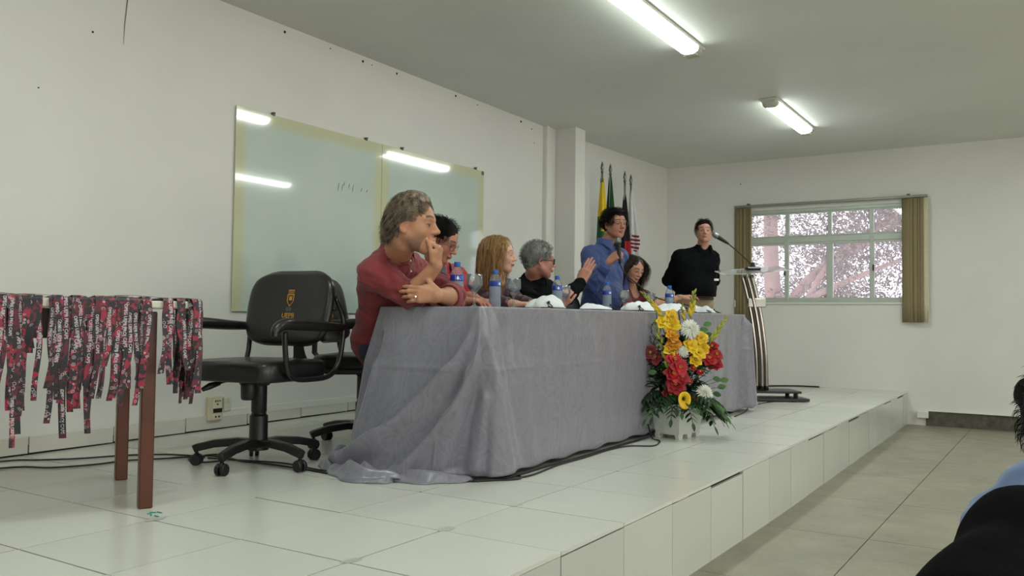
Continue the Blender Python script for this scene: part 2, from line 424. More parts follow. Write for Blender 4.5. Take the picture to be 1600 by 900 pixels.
def m_pane():
    t = NT('dusty_window_pane'); co = t.coord()
    tr = t.n('ShaderNodeBsdfTransparent'); tr.inputs[0].default_value = (.93, .90, .92, 1)
    df = t.n('ShaderNodeBsdfTranslucent'); df.inputs[0].default_value = (.74, .69, .70, 1)
    gl = t.n('ShaderNodeBsdfGlossy'); gl.inputs['Roughness'].default_value = .03
    m1 = t.n('ShaderNodeMixShader'); t.l(t.ramp(t.noise(co, 9, 5, .6), [(.3, .10), (.75, .22)]), m1.inputs[0]); t.l(tr.outputs[0], m1.inputs[1]); t.l(df.outputs[0], m1.inputs[2])
    m2 = t.n('ShaderNodeMixShader'); fr = t.n('ShaderNodeFresnel'); fr.inputs[0].default_value = 1.4; t.l(fr.outputs[0], m2.inputs[0]); t.l(m1.outputs[0], m2.inputs[1]); t.l(gl.outputs[0], m2.inputs[2])
    out = [n for n in t.t.nodes if n.type == 'OUTPUT_MATERIAL'][0]; t.l(m2.outputs[0], out.inputs[0]); return t.m
MP = m_pane()
for y0, y1 in ((wy0+.035, .44), (.465, .875), (.935, 1.37), (1.4, wy1-.035)):
    for z0, z1 in ((wz0+.05, zt-.06), (zt+.04, wz1-.05)):
        b = MB(); b.box((XB+.035, (y0+y1)/2, (z0+z1)/2), (.004, y1-y0, z1-z0)); b.build('pane', MP, win)
b = MB(); b.box((XB-.002, (wy0+wy1)/2, wz0-.012), (.03, wy1-wy0+.05, .022), bev=.004); b.build('sill', M_WALL, win)

# vertical blinds, drawn to both sides
M_BLIND = NT('brown_woven_blind'); _co = M_BLIND.coord(); _a = M_BLIND.noise(_co, 220, 2)
M_BLIND.set(color=M_BLIND.mix(_a, srgb(118, 104, 76), srgb(160, 146, 110)), rough=.85); M_BLIND = M_BLIND.m
M_BLINDL = mat('cream_blind_slat', srgb(206, 198, 168), .7, var=.06, vscale=30)
vb = thing('vertical_blind', 'brown vertical slat blind drawn open to both sides of the window', 'blind', (XB, .93, 2.09))
b = MB(); b.box((-.045, .005, 0), (.045, 2.13, .028), bev=.004); b.build('head_rail', mat('rail_grey', srgb(140, 142, 130), .4, .3), vb)
for y in (.90, -.87):
    b = MB(); b.box((-.04, y, .022), (.06, .03, .018), bev=.003); b.build('bracket', M_CLIP, vb)
for side in (0, 1):
    ys_ = [1.045 - k*.024 for k in range(8)] if side == 0 else [-1.030 + k*.021 for k in range(10)]
    zl = -1.36 if side == 0 else -1.36
    for k, y in enumerate(ys_):
        edge = (k == len(ys_)-1) if side == 0 else (k < 2)
        ang = (.42 if side == 0 else .55) + .22*math.sin(k*2.4)
        b = MB()
        b.grid(lambda u, v, y=y, ang=ang, zl=zl: Vector((-.045 + (u-.5)*.085*math.cos(ang)*.55, y + (u-.5)*.085*math.sin(ang) + .006*math.cos(PI*(u-.5)) + (u-.5)*.03, -.02 + zl*v)), 4, 6)
        o = b.build('slat', M_BLINDL if edge else M_BLIND, vb, smooth=True)
        md = o.modifiers.new('thick', 'SOLIDIFY'); md.thickness = .0016
        b = MB(); b.box((-.045, y, zl-.022), (.05, .006, .012)); 
        if edge: o['label'] = 'cream edge slat'

# ---------------------------------------------------------------- ceiling lamps
def m_emit(name, col, st):
    t = NT(name); t.set(color=(.8, .8, .8), rough=.4, Emission_Color=col, Emission_Strength=st); return t.m
M_TUBE = m_emit('lit_diffuser', (.90, 1.0, .92), 20.0)
M_FIX = mat('lamp_housing', srgb(206, 208, 198), .4, .1, var=.04); M_CAP = mat('lamp_end_cap', srgb(196, 197, 182), .35, var=.06)
def lamp_template():
    t = empty('ceiling_lamp')
    b = MB(); b.box((0, 0, -.011), (1.42, .155, .022), bev=.005); b.build('housing', M_FIX, t)
    b = MB(); prof = [(-.066, -.022), (-.062, -.048), (-.03, -.066), (.03, -.066), (.062, -.048), (.066, -.022)]
    n = 2; vs = [(x, y, z) for x in (-.60, .60) for y, z in prof]
    b.add(vs, [(i, i+1, 7+i, 6+i) for i in range(5)] + [(0, 1, 2, 3, 4, 5), (11, 10, 9, 8, 7, 6), (0, 6, 11, 5)]); b.build('diffuser', M_TUBE, t)
    for s in (-1, 1):
        b = MB(); vs = [(x*s, y*(1.02 if x < .7 else .86), z*(1.02 if x < .7 else .8)) for x in (.60, .655, .705) for y, z in prof]
        b.add(vs, [(r*6+i, r*6+i+1, r*6+7+i, r*6+6+i) for r in range(2) for i in range(5)] + [tuple(range(6)), tuple(range(12, 18))])
        for k in range(4): b.box((s*(.625+.022*k), 0, -.066), (.006, .10, .006))
        b.build('end_cap', M_CAP, t)
    return t
lt = lamp_template(); first = True
def lamp(x, y, label, z=ZC):
    global first
    o = lt if first else copy_tree(lt); first = False
    o.location = (x, y, z); tag(o, label, 'lamp', 'fluorescent ceiling lamps' if 'view' in label or 'cut' in label else 'fluorescent ceiling lamps over the audience')
    l = area('lamp_light', (x, y, z-.075), (0, 0, 0), 1.2, .12, LAMP_W, (.91, 1.0, .93)); return o
lamp(2.79, .875, 'lit fluorescent ceiling lamp cut off by the top edge, nearer of the two in view')
lamp(5.80, .80, 'lit fluorescent ceiling lamp in full view, nearer the window wall')
for x in (-3.2, -.22, 2.79, 5.80):
    for y in (.875, -2.05, -4.6):
        if y > 0 and x > 1: continue
        lamp(x, y, ('lit fluorescent ceiling lamp over the audience, %s row, %s' % ({-2.05: 'middle', -4.6: 'outer', .875: 'stage'}[y], {-3.2: 'rear end', -.22: 'behind the camera spot', 2.79: 'level with the panel', 5.80: 'nearest the window wall'}[x])))

# ---------------------------------------------------------------- outlet boxes on the left wall
ob = thing('power_outlet', 'cream surface power outlet box low on the left wall behind the empty chair', 'outlet', (1.15, YW, .14))
M_CREAM = mat('cream_plastic', srgb(205, 198, 170), .45)
b = MB(); b.box((-.012, -.014, 0), (.10, .028, .145), bev=.004); b.build('box', M_CREAM, ob)
b = MB(); b.box((.0, -.030, -.005), (.068, .004, .125), bev=.002); b.build('cover', mat('cover_plate', srgb(214, 208, 182), .4), ob)
b = MB()
for dx in (-.016, .0, .016): b.box((dx, -.034, .045), (.006, .003, .008))
b.box((0, -.034, .025), (.008, .003, .008)); b.box((0, -.034, -.012), (.062, .006, .024)); b.box((-.012, -.034, -.05), (.008, .003, .01)); b.box((.012, -.034, -.05), (.008, .003, .01)); b.build('socket', M_BLACK, ob)
ob = thing('switch_box', 'pale blank switch box beside the cream power outlet', 'outlet', (1.235, YW, .16))
b = MB(); b.box((0, -.012, 0), (.055, .024, .085), bev=.004); b.build('box', mat('pale_plastic', srgb(205, 206, 192), .5), ob)
b = MB(); b.box((0, -.025, .02), (.018, .004, .02), bev=.001); b.build('button', M_CREAM, ob)
ob = thing('wall_box', 'small white junction box on the window wall beside the chrome lectern', 'outlet', (XB, 1.93, .915))
b = MB(); b.box((-.02, .02, 0), (.04, .12, .085), bev=.004); b.build('box', mat('white_plastic', srgb(214, 214, 204), .4), ob)
b = MB(); b.tube([(-.008, .07, -.04), (-.01, .08, -.10), (-.01, .06, -.15), (-.012, .05, -.10), (-.01, .055, -.05)], .004, 6); b.build('cord', mat('white_cord', srgb(210, 210, 200), .5), ob)

# ---------------------------------------------------------------- trees outside the window
def m_leaf(name, c1, c2):
    t = NT(name); t.set(color=t.mix(t.noise(t.coord(), 3, 3), c1, c2), rough=.6); return t.m
M_BARK = mat('bark', srgb(172, 142, 132), .9, var=.25, vscale=6, bump=.6, bscale=14); M_LEAF = m_leaf('leaf', srgb(58, 50, 46), srgb(104, 92, 76))
def tree(label, trunk, branches, clumps, nl, seed, r0):
    t = thing('tree', label, 'tree', trunk[0], 0, 'trees outside the window'); o = Vector(trunk[0]); rg = random.Random(seed)
    b = MB(); pts = catmull([Vector(p)-o for p in trunk], 5); b.tube(pts, [r0*(1-.5*i/len(pts)) for i in range(len(pts))], 10); b.build('trunk', M_BARK, t, True)
    for br in branches:
        b = MB(); pts = catmull([Vector(p)-o for p in br[1]], 5); b.tube(pts, [br[0]*(1-.75*i/len(pts)) for i in range(len(pts))], 7); b.build('branch', M_BARK, t, True)
    b = MB()
    for k in range(nl):
        c = rg.choice(clumps); d = Vector((rg.gauss(0, 1), rg.gauss(0, 1), rg.gauss(0, 1)))*c[3]*.55
        p = Vector(c[:3]) - o + d; a = Vector((rg.gauss(0, 1), rg.gauss(0, 1), rg.gauss(0, 1))).normalized(); s = a.orthogonal().normalized(); L = rg.uniform(.025, .055)
        b.add([p-a*L, p+s*L*.42+a*L*.1, p+a*L, p-s*L*.42+a*L*.1, p+a.cross(s)*L*.12], [(0, 1, 4), (1, 2, 4), (2, 3, 4), (3, 0, 4)])
    tag(b.build('foliage', M_LEAF, t), kind='stuff'); return t
rg = random.Random(11)
def clumps(y0, y1, z0, z1, n, x0=11.5, x1=16.5, r=.55):
    return [(rg.uniform(x0, x1), rg.uniform(y0, y1), rg.uniform(z0, z1), r*rg.uniform(.6, 1.3)) for _ in range(n)]
tree('thick pale trunk seen through the left panes, dark leaves around it', [(13, 3.0, -2.5), (13, 2.92, 0.5), (13.05, 2.98, 2.0), (13.1, 3.02, 4.5)],
     [(.10, [(13, 2.95, .6), (13.2, 2.2, 1.6), (13.4, 1.2, 2.2), (13.6, .2, 2.9)]), (.05, [(13, 2.95, .2), (12.9, 3.4, 1.2), (12.8, 3.9, 2.4)])],
     clumps(1.6, 4.4, .0, 3.6, 60), 20000, 5, .19)
tree('leaning forked tree seen through the middle panes, pinkish bark', [(12.4, 2.25, -2.5), (12.4, 2.28, .3), (12.5, 2.2, 1.1), (12.7, 1.7, 1.9), (13.0, .9, 2.5)],
     [(.06, [(12.5, 2.2, 1.1), (12.5, 1.3, 1.5), (12.6, .3, 1.9)]), (.05, [(12.7, 1.7, 1.9), (12.6, 1.0, 2.3), (12.7, .3, 2.6), (12.8, -.5, 2.7)]), (.04, [(12.6, 1.0, 2.3), (12.6, .8, 2.9)])],
     clumps(.3, 2.6, .0, 3.4, 52), 15000, 6, .075)
tree('bushy tree seen through the right panes, bright gaps between leaves', [(14, .4, -2.5), (14, .35, 1.0), (14.1, .2, 3.2)],
     [(.05, [(14, .35, 1.0), (13.8, -.2, 1.9), (13.7, -.8, 2.5)]), (.04, [(14, .35, 1.4), (14, .9, 2.2), (14, 1.3, 2.8)])],
     clumps(-1.3, .9, .7, 3.4, 34), 8000, 8, .09)
# ---------------------------------------------------------------- long table under the satin cloth
TZ = .752
def m_cloth():
    t = NT('grey_satin_damask'); co = t.coord()
    wv = t.n('ShaderNodeTexVoronoi'); wv.feature = 'DISTANCE_TO_EDGE'; wv.inputs['Scale'].default_value = 5.5
    mp = t.n('ShaderNodeMapping'); mp.inputs['Scale'].default_value = (1.25, 1.25, .6); t.l(co, mp.inputs[0])
    w2 = t.n('ShaderNodeVectorMath', operation='ADD'); nn = t.n('ShaderNodeTexNoise'); nn.inputs['Scale'].default_value = 9; t.l(co, nn.inputs['Vector'])
    sc = t.n('ShaderNodeVectorMath', operation='SCALE'); sc.inputs['Scale'].default_value = .16; t.l(nn.outputs['Color'], sc.inputs[0])
    t.l(mp.outputs[0], w2.inputs[0]); t.l(sc.outputs[0], w2.inputs[1]); t.l(w2.outputs[0], wv.inputs['Vector'])
    pat = t.ramp(wv.outputs[0], [(.03, 0.0), (.05, .9), (.10, .9), (.13, 0.0), (.24, 0.0), (.27, .8), (.40, .8), (.43, 0.0)])
    fine = t.ramp(t.noise(w2.outputs[0], 22, 2, .5, 2.5), [(.46, 0.0), (.54, 1.0)])
    pat = t.math('MULTIPLY', t.math('MAXIMUM', pat, t.math('MULTIPLY', fine, .6)), .8)
    c = t.mix(pat, srgb(121, 119, 132), srgb(134, 132, 145))
    t.set(color=c, rough=t.ramp(pat, [(0, .40), (1, .27)]), Sheen_Weight=.25, Specular_IOR_Level=.6)
    t.bump(t.math('ADD', t.noise(t.coord(scale=(1, 1, .3)), 9, 3), t.math('MULTIPLY', pat, .04)), .25, .02); return t.m
M_CLOTH = m_cloth(); M_WOOD = mat('varnished_wood', srgb(112, 64, 38), .35, var=.3, vscale=5, bump=.05)
tb = thing('panel_table', 'long table hidden under the grey satin cloth', 'table', (2.6, 1.15, 0))
b = MB(); b.box((.09, 0, .733), (3.44, .62, .025), bev=.003); b.build('table_top', M_WOOD, tb)
for sx in (-1.55, .09, 1.7):
    for sy in (-.27, .27):
        b = MB(); b.box((sx, sy, .34+zs(2.6+sx, 1.1)/2), (.045, .045, .77 - zs(2.6+sx, 1.1)-.03)); b.build('leg', M_BLACK, tb)

# perimeter: (distance, top point, bottom point)
PER = [((1.75, 1.50), (1.70, 1.55)), ((.90, 1.505), (1.06, 1.80)), ((.868, 1.49), (.90, 1.66)), ((.845, 1.40), (.66, 1.50)), ((.81, 1.24), (.60, 1.28)), ((.775, 1.07), (.64, 1.10)), ((.745, .93), (.69, .97)),
       ((.725, .85), (.775, .865)), ((.725, .806), (.86, .79)), ((.76, .80), (.92, .765)), ((1.0, .80), (1.10, .778)), ((1.5, .80), (1.5, .786)), ((2.0, .80), (2.0, .80)), ((2.6, .80), (2.6, .815)),
       ((3.2, .802), (3.2, .835)), ((3.8, .805), (3.8, .845)), ((4.25, .81), (4.30, .845)), ((4.49, .812), (4.62, .80)), ((4.53, .84), (4.75, .86)), ((4.54, 1.0), (4.74, 1.08)), ((4.54, 1.25), (4.72, 1.35)), ((4.52, 1.5), (4.66, 1.62)), ((3.2, 1.505), (3.2, 1.53)), ((1.75, 1.50), (1.70, 1.55))]
_L = [0.0]
for a, c in zip(PER, PER[1:]):
    _L.append(_L[-1] + max(.03, math.hypot(c[0][0]-a[0][0], c[0][1]-a[0][1])*.5 + math.hypot(c[1][0]-a[1][0], c[1][1]-a[1][1])*.5))
NV = 72
top = np.array([p[0] for p in PER]); bot = np.array([p[1] for p in PER]); LL = np.array(_L)
uu = np.unique(np.concatenate([np.linspace(0, LL[1], 15), np.linspace(LL[1], LL[9]+.25, 330), np.linspace(LL[9]+.25, LL[16]-.2, 170), np.linspace(LL[16]-.2, LL[21], 190), np.linspace(LL[21], LL[-1], 30)])); NU = (len(uu)-1)//10*10; uu = np.interp(np.linspace(0, 1, NU+1), np.linspace(0, 1, len(uu)), uu)
def smooth_interp(arr):
    r = np.stack([np.interp(uu, LL, arr[:, k]) for k in (0, 1)], 1); k = np.ones(5)/5
    o = r.copy()
    for _ in range(2):
        for c in (0, 1): o[2:-2, c] = np.convolve(o[:, c], k, 'valid')
    return o
T2 = smooth_interp(top); B2 = smooth_interp(bot)
vv = np.linspace(0, 1, NV+1)
U, V = np.meshgrid(uu, vv, indexing='ij')
ez = np.clip(V*1.0, 0, 1)
flare = V**1.15
PX = T2[:, None, 0]*(1-flare) + B2[:, None, 0]*flare; PY = T2[:, None, 1]*(1-flare) + B2[:, None, 1]*flare
PZ = TZ + .006 - ez*(TZ + .006 - .006)
# rounded shoulder at the table edge
sh = np.exp(-V*22); 
tan = np.gradient(T2*(.5) + B2*.5, axis=0); tan /= (np.linalg.norm(tan, axis=1, keepdims=True)+1e-9)
NX = tan[:, 1][:, None]*np.ones_like(V); NY = -tan[:, 0][:, None]*np.ones_like(V)
# outward is away from the table centre
sgn = np.sign((PX-2.6)*NX*.25 + (PY-1.15)*NY); sgn[sgn == 0] = 1
_s = np.sign(np.median(sgn)); NX *= _s; NY *= _s
disp = np.zeros_like(V)
def U_of(i, f=0.0): return LL[i]*(1-f) + LL[min(i+1, len(LL)-1)]*f
def ridge(pts, amp, w, w2=None):
    """fold: pts are (u, v) from top to bottom, amplitude and width in metres"""
    global disp
    us = np.interp(vv, [p[1] for p in pts], [p[0] for p in pts]); v0, v1 = pts[0][1], pts[-1][1]
    ww = np.interp(vv, [v0, v1], [w, w2 or w]); fade = np.clip((vv-v0)/.08+.02, 0, 1)*np.clip((v1-vv)/.05+.3, 0, 1)
    fade[(vv < v0)] = 0; fade[vv > v1] = 0
    disp += 1.45*amp*np.exp(-((U-us[None, :])/ww[None, :])**2)*fade[None, :]
uc = LL[8]                       # the near corner
ue = LL[2]                       # the left corner
def swag(pts, amp, wl, wr, wr2=None):
    """lapped fold: steep on its left side, soft on its right"""
    global disp
    us = np.interp(vv, [p[1] for p in pts], [p[0] for p in pts]); v0, v1 = pts[0][1], pts[-1][1]
    wq = np.interp(vv, [v0, v1], [wr*.35, wr2 or wr]); q = U-us[None, :]; a = amp*np.interp(vv, [v0, v0+.10, v0+.35, v1], [0, .35, 1.0, 1.0])
    a = np.where((vv < v0) | (vv > v1), 0, a); disp += a[None, :]*np.where(q < 0, np.exp(-(q/wl)**2), np.exp(-(q/wq[None, :])**2))
swag([(uc-.00, .0), (uc-.09, .18), (uc-.24, .42), (uc-.42, .66), (uc-.66, .88), (uc-.84, 1.0)], .085, .012, .15, .20)
swag([(uc-.00, .0), (uc-.03, .2), (uc-.10, .45), (uc-.22, .72), (uc-.40, 1.0)], .060, .014, .10, .14)
swag([(uc+.01, .0), (uc+.02, .5), (uc-.02, 1.0)], .040, .018, .05, .10)
ridge([(uc-.04, .35), (uc-.10, .7), (uc-.14, 1.0)], -.022, .025, .035)
ridge([(uc-.01, .45), (uc-.05, .8), (uc-.07, 1.0)], .018, .022, .03)
ridge([(uc-.14, .60), (uc-.24, .85), (uc-.30, 1.0)], -.016, .03, .04)
ridge([(uc+.09, .02), (uc+.13, 1.0)], .012, .02, .05)
ridge([(uc+.16, .05), (uc+.22, 1.0)], -.010, .04, .07)
# tube fold of the left corner
swag([(ue+.03, 0), (ue+.0, .5), (ue+.02, 1.0)], .040, .05, .05, .05)
ridge([(ue+.12, .15), (ue+.115, .6), (ue+.12, .97)], -.030, .025, .03)
ridge([(ue+.17, .30), (ue+.165, .6), (ue+.19, 1.0)], .012, .03, .04)
rg = random.Random(5)
for k in range(26):
    u0 = uc + .2 + k*.145 + rg.uniform(-.04, .04); s = rg.uniform(-.03, .05)
    ridge([(u0, rg.uniform(.0, .3)), (u0+s, 1.0)], rg.uniform(-.004, .007), rg.uniform(.025, .06), rg.uniform(.05, .09))
ur = LL[17]
for du, am in ((-.16, -.016), (-.08, .02), (.0, .035), (.09, -.03), (.17, .05), (.27, -.03), (.36, .04), (.5, -.02)):
    ridge([(ur+du*.55, .03), (ur+du, .6), (ur+du*1.05, 1.0)], am, .03, .055)
# ironed crease lines
disp += .005*np.exp(-((V-.37)/.008)**2)*(U > uc-.75)*(U < ur)
disp += .004*np.exp(-((U-(uc-.22))/.007)**2)*(V > .5)
disp += .002*np.sin(U*31+2*V)*V
DX = PX + NX*disp; DY = PY + NY*disp
DX -= NX*.004*sh; PZ2 = PZ.copy(); PZ2[:, 0] = TZ+.004
ground = np.array([[zs(DX[i, j], DY[i, j]) for j in range(NV+1)] for i in range(0, NU+1, 10)])
gz = np.stack([np.interp(uu, uu[::10], ground[:, j]) for j in range(NV+1)], 1)
hem = .012 + .012*np.sin(uu*9)**2
PZ2 = PZ2 + (gz + hem[:, None]) * V**3
clo = thing('tablecloth', 'grey satin tablecloth with damask pattern spilling onto the stage at its left end', 'tablecloth', (2.6, 1.15, TZ))
vs = np.stack([DX-2.6, DY-1.15, PZ2-TZ], -1).reshape(-1, 3)
fs = [(i*(NV+1)+j, (i+1)*(NV+1)+j, (i+1)*(NV+1)+j+1, i*(NV+1)+j+1) for i in range(NU) for j in range(NV)]
b = MB(); b.add(vs.tolist(), fs)
rim = [tuple(vs[i*(NV+1)]) for i in range(NU)]
cx = (0.0, 0.0, .004)
mid = [(p[0]*.96, p[1]*.93, .005) for p in rim]
b.add(rim + mid + [cx], [(i, (i+1) % NU, NU+(i+1) % NU, NU+i) for i in range(NU)] + [(NU+i, NU+(i+1) % NU, 2*NU) for i in range(NU)])
o = b.build('drape', M_CLOTH, clo, smooth=True)
md = o.modifiers.new('thick', 'SOLIDIFY'); md.thickness = .002; md.offset = -1
# the heap of cloth on the stage at the left end
def heap(name, path, W_, H, seed, n1=46, n2=30):
    rg = random.Random(seed); cps = catmull(path, 8); ph = [rg.uniform(0, 6.3) for _ in range(8)]
    def fn(u, v):
        s = u*(len(cps)-1); i = min(int(s), len(cps)-2); f = s-i; p = cps[i].lerp(cps[i+1], f); t = (cps[min(i+1, len(cps)-1)]-cps[i]).normalized(); n = Vector((-t.y, t.x, 0))
        w = W_*(math.sin(PI*min(1, u*1.0))**.45*.75+.25)
        a = (v-.5)*2; env = max(0, 1-abs(a)**2.4)*max(.05, math.sin(PI*(.06+.9*u)))**.5
        fold = .5+.5*math.sin(v*13+ph[0]+2.3*math.sin(u*7+ph[1])) ; f2 = .5+.5*math.sin(u*17+ph[2]+3*v)
        z = H*env*(.32+.5*fold+.25*f2) + .003
        q = p + n*a*w*(.5+.06*math.sin(u*23+ph[3])) + t*.02*math.sin(v*9+ph[4]); return Vector((q.x-2.6, q.y-1.15, z + zs(q.x, q.y) - TZ))
    b = MB(); b.grid(fn, n1, n2); o = b.build(name, M_CLOTH, clo, smooth=True)
    md = o.modifiers.new('thick', 'SOLIDIFY'); md.thickness = .003; return o
heap('spilled_fold', [(.90, 1.66, 0), (.70, 1.52, 0), (.58, 1.38, 0), (.52, 1.24, 0), (.56, 1.10, 0)], .20, .075, 3)
heap('spilled_fold', [(.80, 1.34, 0), (.66, 1.24, 0), (.62, 1.10, 0), (.68, .98, 0), (.76, .88, 0)], .17, .060, 9)
heap('spilled_fold', [(1.02, 1.70, 0), (.84, 1.64, 0), (.68, 1.60, 0), (.58, 1.50, 0)], .13, .085, 14)

# ---------------------------------------------------------------- swivel armchairs
def m_leather():
    t = NT('black_leatherette'); co = t.coord()
    t.set(color=t.mix(t.noise(co, 5, 3), srgb(15, 14, 14), srgb(27, 25, 25)), rough=t.ramp(t.noise(co, 12, 3), [(.3, .30), (.7, .44)]), Coat_Weight=.12)
    t.bump(t.noise(co, 260, 3), .18, .0015); return t.m
M_LEA = m_leather(); M_GOLD = mat('gold_print', srgb(176, 128, 52), .5); M_TUBE_B = mat('black_enamel_tube', srgb(16, 16, 17), .28); M_CAST = mat('black_caster', srgb(20, 20, 21), .5)
M_GREYP = mat('grey_print', srgb(120, 120, 118), .6)
def rslab(b, cx, cy, cz, w, d, h, r, bulge, rot=None, n=9, taper=0.0, power=5.0, org=None):
    """cushion: superellipse slab, w along y, d along x, h along z"""
    N = 44; M = 12
    vs = []
    for j in range(M+1):
        a = -PI/2 + PI*j/M; ca = abs(math.cos(a))**.35; sa = math.sin(a)
        for k in range(N):
            th = 2*PI*k/N; c, s = math.cos(th), math.sin(th)
            e = 2/power; px = math.copysign(abs(c)**e, c); py = math.copysign(abs(s)**e, s)
            rr = 1 - (1-ca)*r/min(w, d)*2
            x = px*d/2*rr; y = py*w/2*rr*(1 - taper*(x/d))
            z = h/2*(abs(sa)**.6)*(1 if sa > 0 else -1) + (bulge*(1-(2*x/d)**2)*(1-(2*y/w)**2) if sa > 0 else 0)
            p = Vector((x, y, z))
            if rot: p = rot @ p
            vs.append(p + Vector((cx, cy, cz)))
    fs = [(j*N+k, j*N+(k+1) % N, (j+1)*N+(k+1) % N, (j+1)*N+k) for j in range(M) for k in range(N)]
    fs += [tuple(range(N))[::-1], tuple(range(M*N, (M+1)*N))]
    b.add(vs, fs)
def text_mesh(body, size, name, material, ext=.0004, res=2, bold=0.0):
    cu = bpy.data.curves.new(name, 'FONT'); cu.body = body; cu.size = size; cu.align_x = 'CENTER'; cu.align_y = 'CENTER'; cu.extrude = ext; cu.resolution_u = res; cu.offset = bold
    o = bpy.data.objects.new(name, cu); C.objects.link(o); dg = bpy.context.evaluated_depsgraph_get(); me = bpy.data.meshes.new_from_object(o.evaluated_get(dg))
    bpy.data.objects.remove(o); bpy.data.curves.remove(cu); me.name = name; me.materials.clear(); me.materials.append(material); return me
def office_chair(name='swivel_armchair', crest=True):
    t = empty(name)
    # base
    b = MB(); b.lathe([(.048, .075), (.050, .10), (.043, .115), (.042, .235), (.036, .24), (.033, .25), (.036, .255), (.036, .375), (.026, .38), (.026, .40)], 20); b.build('column', M_BLACK, t, True, sharp=40)
    sp = 2*PI/5
    for k in range(5):
        a = k*sp + .15; d = Vector((math.cos(a), math.sin(a), 0)); sd = Vector((-math.sin(a), math.cos(a), 0))
        b = MB(); pts = [d*.02+Vector((0, 0, .105)), d*.10+Vector((0, 0, .112)), d*.20+Vector((0, 0, .103)), d*.285+Vector((0, 0, .083)), d*.30+Vector((0, 0, .076))]
        b.strip(pts, sd, [.062, .052, .043, .036, .030], .036); o = b.build('base_arm', M_BLACK, t, False)
        bm_ = o.modifiers.new('bev', 'BEVEL'); bm_.width = .006; bm_.segments = 2
        cx_ = d*.285
        b = MB()
        for s in (-1, 1): b.lathe([(0, -.009), (.024, -.009), (.0275, -.004), (.0275, .004), (.024, .009), (0, .009)], 18, cx_+sd*.014*s+Vector((0, 0, .0275)), sd)
        b.tube([cx_+Vector((0, 0, .028)), cx_+Vector((0, 0, .07))], .008, 8); b.ball(cx_+Vector((0, 0, .042)), (.018, .018, .018), 10, 6)
        tag(b.build('caster', M_CAST, t, True, sharp=50))
    # mechanism
    b = MB(); b.box((0, 0, .41), (.20, .15, .025), bev=.008); b.box((.03, 0, .392), (.12, .10, .03), bev=.01); b.build('seat_plate', M_BLACK, t)
    b = MB(); b.lathe([(.034, 0), (.038, .01), (.036, .075), (.030, .082), (0, .082)], 18, (.105, .03, .40), (0, 0, -1)); b.build('tension_knob', M_BLACK, t, True, sharp=40)
    b = MB(); b.tube([(.05, -.05, .404), (.12, -.10, .398), (.15, -.11, .390)], .006, 6); b.tube([(.145, -.108, .392), (.19, -.125, .380), (.225, -.135, .366)], [.011, .016, .010], 8); b.build('height_lever', M_BLACK, t, True)
    # seat
    b = MB(); rslab(b, .02, 0, .452, .52, .50, .09, .05, .012, power=5.5, taper=-.06); b.build('seat', M_LEA, t, True)
    b = MB(); b.box((.02, 0, .412), (.40, .42, .014), bev=.006); b.build('seat_pan', M_BLACK, t)
    # backrest: curved padded slab
    b = MB(); N = 22; M = 16; bw, bh = .53, .375; cz = .745
    def bk(u, v, side):
        y = (u-.5)*2; z = (v-.5)*2; e = max(0.0, 1-(abs(y)**7+abs(z)**7)); th = .030*max(0, e)**.3
        pz = z*bh/2; w = bw/2*(1-.10*max(0, z)**2-.06*max(0, -z)); px = -.235 - .045*z*.9 + .03*(y*y) + side*th
        k = (1-(max(0, abs(y)+abs(z)-1.45)/.55)**1.6*.16)
        dim = -.006*sum(math.exp(-((y-a)**2+(z+.05)**2)/.006) for a in (-.5, .5)) if side > 0 else 0
        return Vector((px+dim, y*w*k, cz + pz*k))
    b.grid(lambda u, v: bk(u, v, 1), N, M); b.grid(lambda u, v: bk(1-u, v, -1), N, M)
    b.build('backrest', M_LEA, t, True)
    # arms: one bent tube each, from seat frame to the pad and back up to the backrest
    for s in (-1, 1):
        y = s*.285
        pts = catmull([(-.262, s*.235, .80), (-.262, y, .68), (-.235, y, .50), (-.16, y, .425), (.0, y, .415), (.10, y, .425), (.150, y, .46), (.168, y, .55), (.175, y, .635)], 5)
        b = MB(); b.tube(pts, .0125, 10); b.build('arm_tube', M_TUBE_B, t, True)
        ap = catmull([(-.27, y, .652), (-.10, y, .658), (.08, y, .668), (.18, y, .668), (.232, y, .645), (.240, y, .612)], 5)
        b = MB(); m = len(ap); b.tube(ap, [.019+.009*math.sin(PI*min(1, i/m*1.15)) for i in range(m)], 12); b.build('arm_pad', M_LEA, t, True)
        b = MB(); b.tube([(.0, s*.10, .415), (.0, y, .415)], .009, 6); b.tube([(-.262, s*.17, .74), (-.262, s*.24, .74)], .008, 6); b.build('arm_bracket', M_TUBE_B, t, True)
    b = MB(); b.strip([(-.08, 0, .41), (-.20, 0, .42), (-.285, 0, .50), (-.282, 0, .70)], (0, 1, 0), .06, .008); b.build('back_bar', M_BLACK, t)
    if crest:
        R_ = Matrix(((0, 0, 1), (1, 0, 0), (0, 1, 0)))
        def place(me, z, y=0.0, nm='crest'):
            for v in me.vertices:
                p = R_ @ v.co; yy = (p.y+y); zz = p.z+z; fz = (zz-.0)/(bh/2)
                v.co = (-.235-.045*fz*.9+.03*(yy/(bw/2))**2+.0315+p.x, yy, cz+zz)
            o = link(nm, me, t); return o
        m1 = text_mesh('UEPB', .034, 'lettering', M_GOLD, bold=.0006); place(m1, -.038, nm='crest_lettering')
        b = MB()
        def q(x0, y0, x1, y1): b.box(((x0+x1)/2, (y0+y1)/2, 0), (abs(x1-x0), abs(y1-y0), .0008))
        q(-.021, .032, -.016, -.002); q(.016, .032, .021, -.002); q(-.021, .028, .021, .034); q(-.018, .038, .018, .042)
        for k in range(5): q(-.018+k*.008, .046, -.013+k*.008, .056)
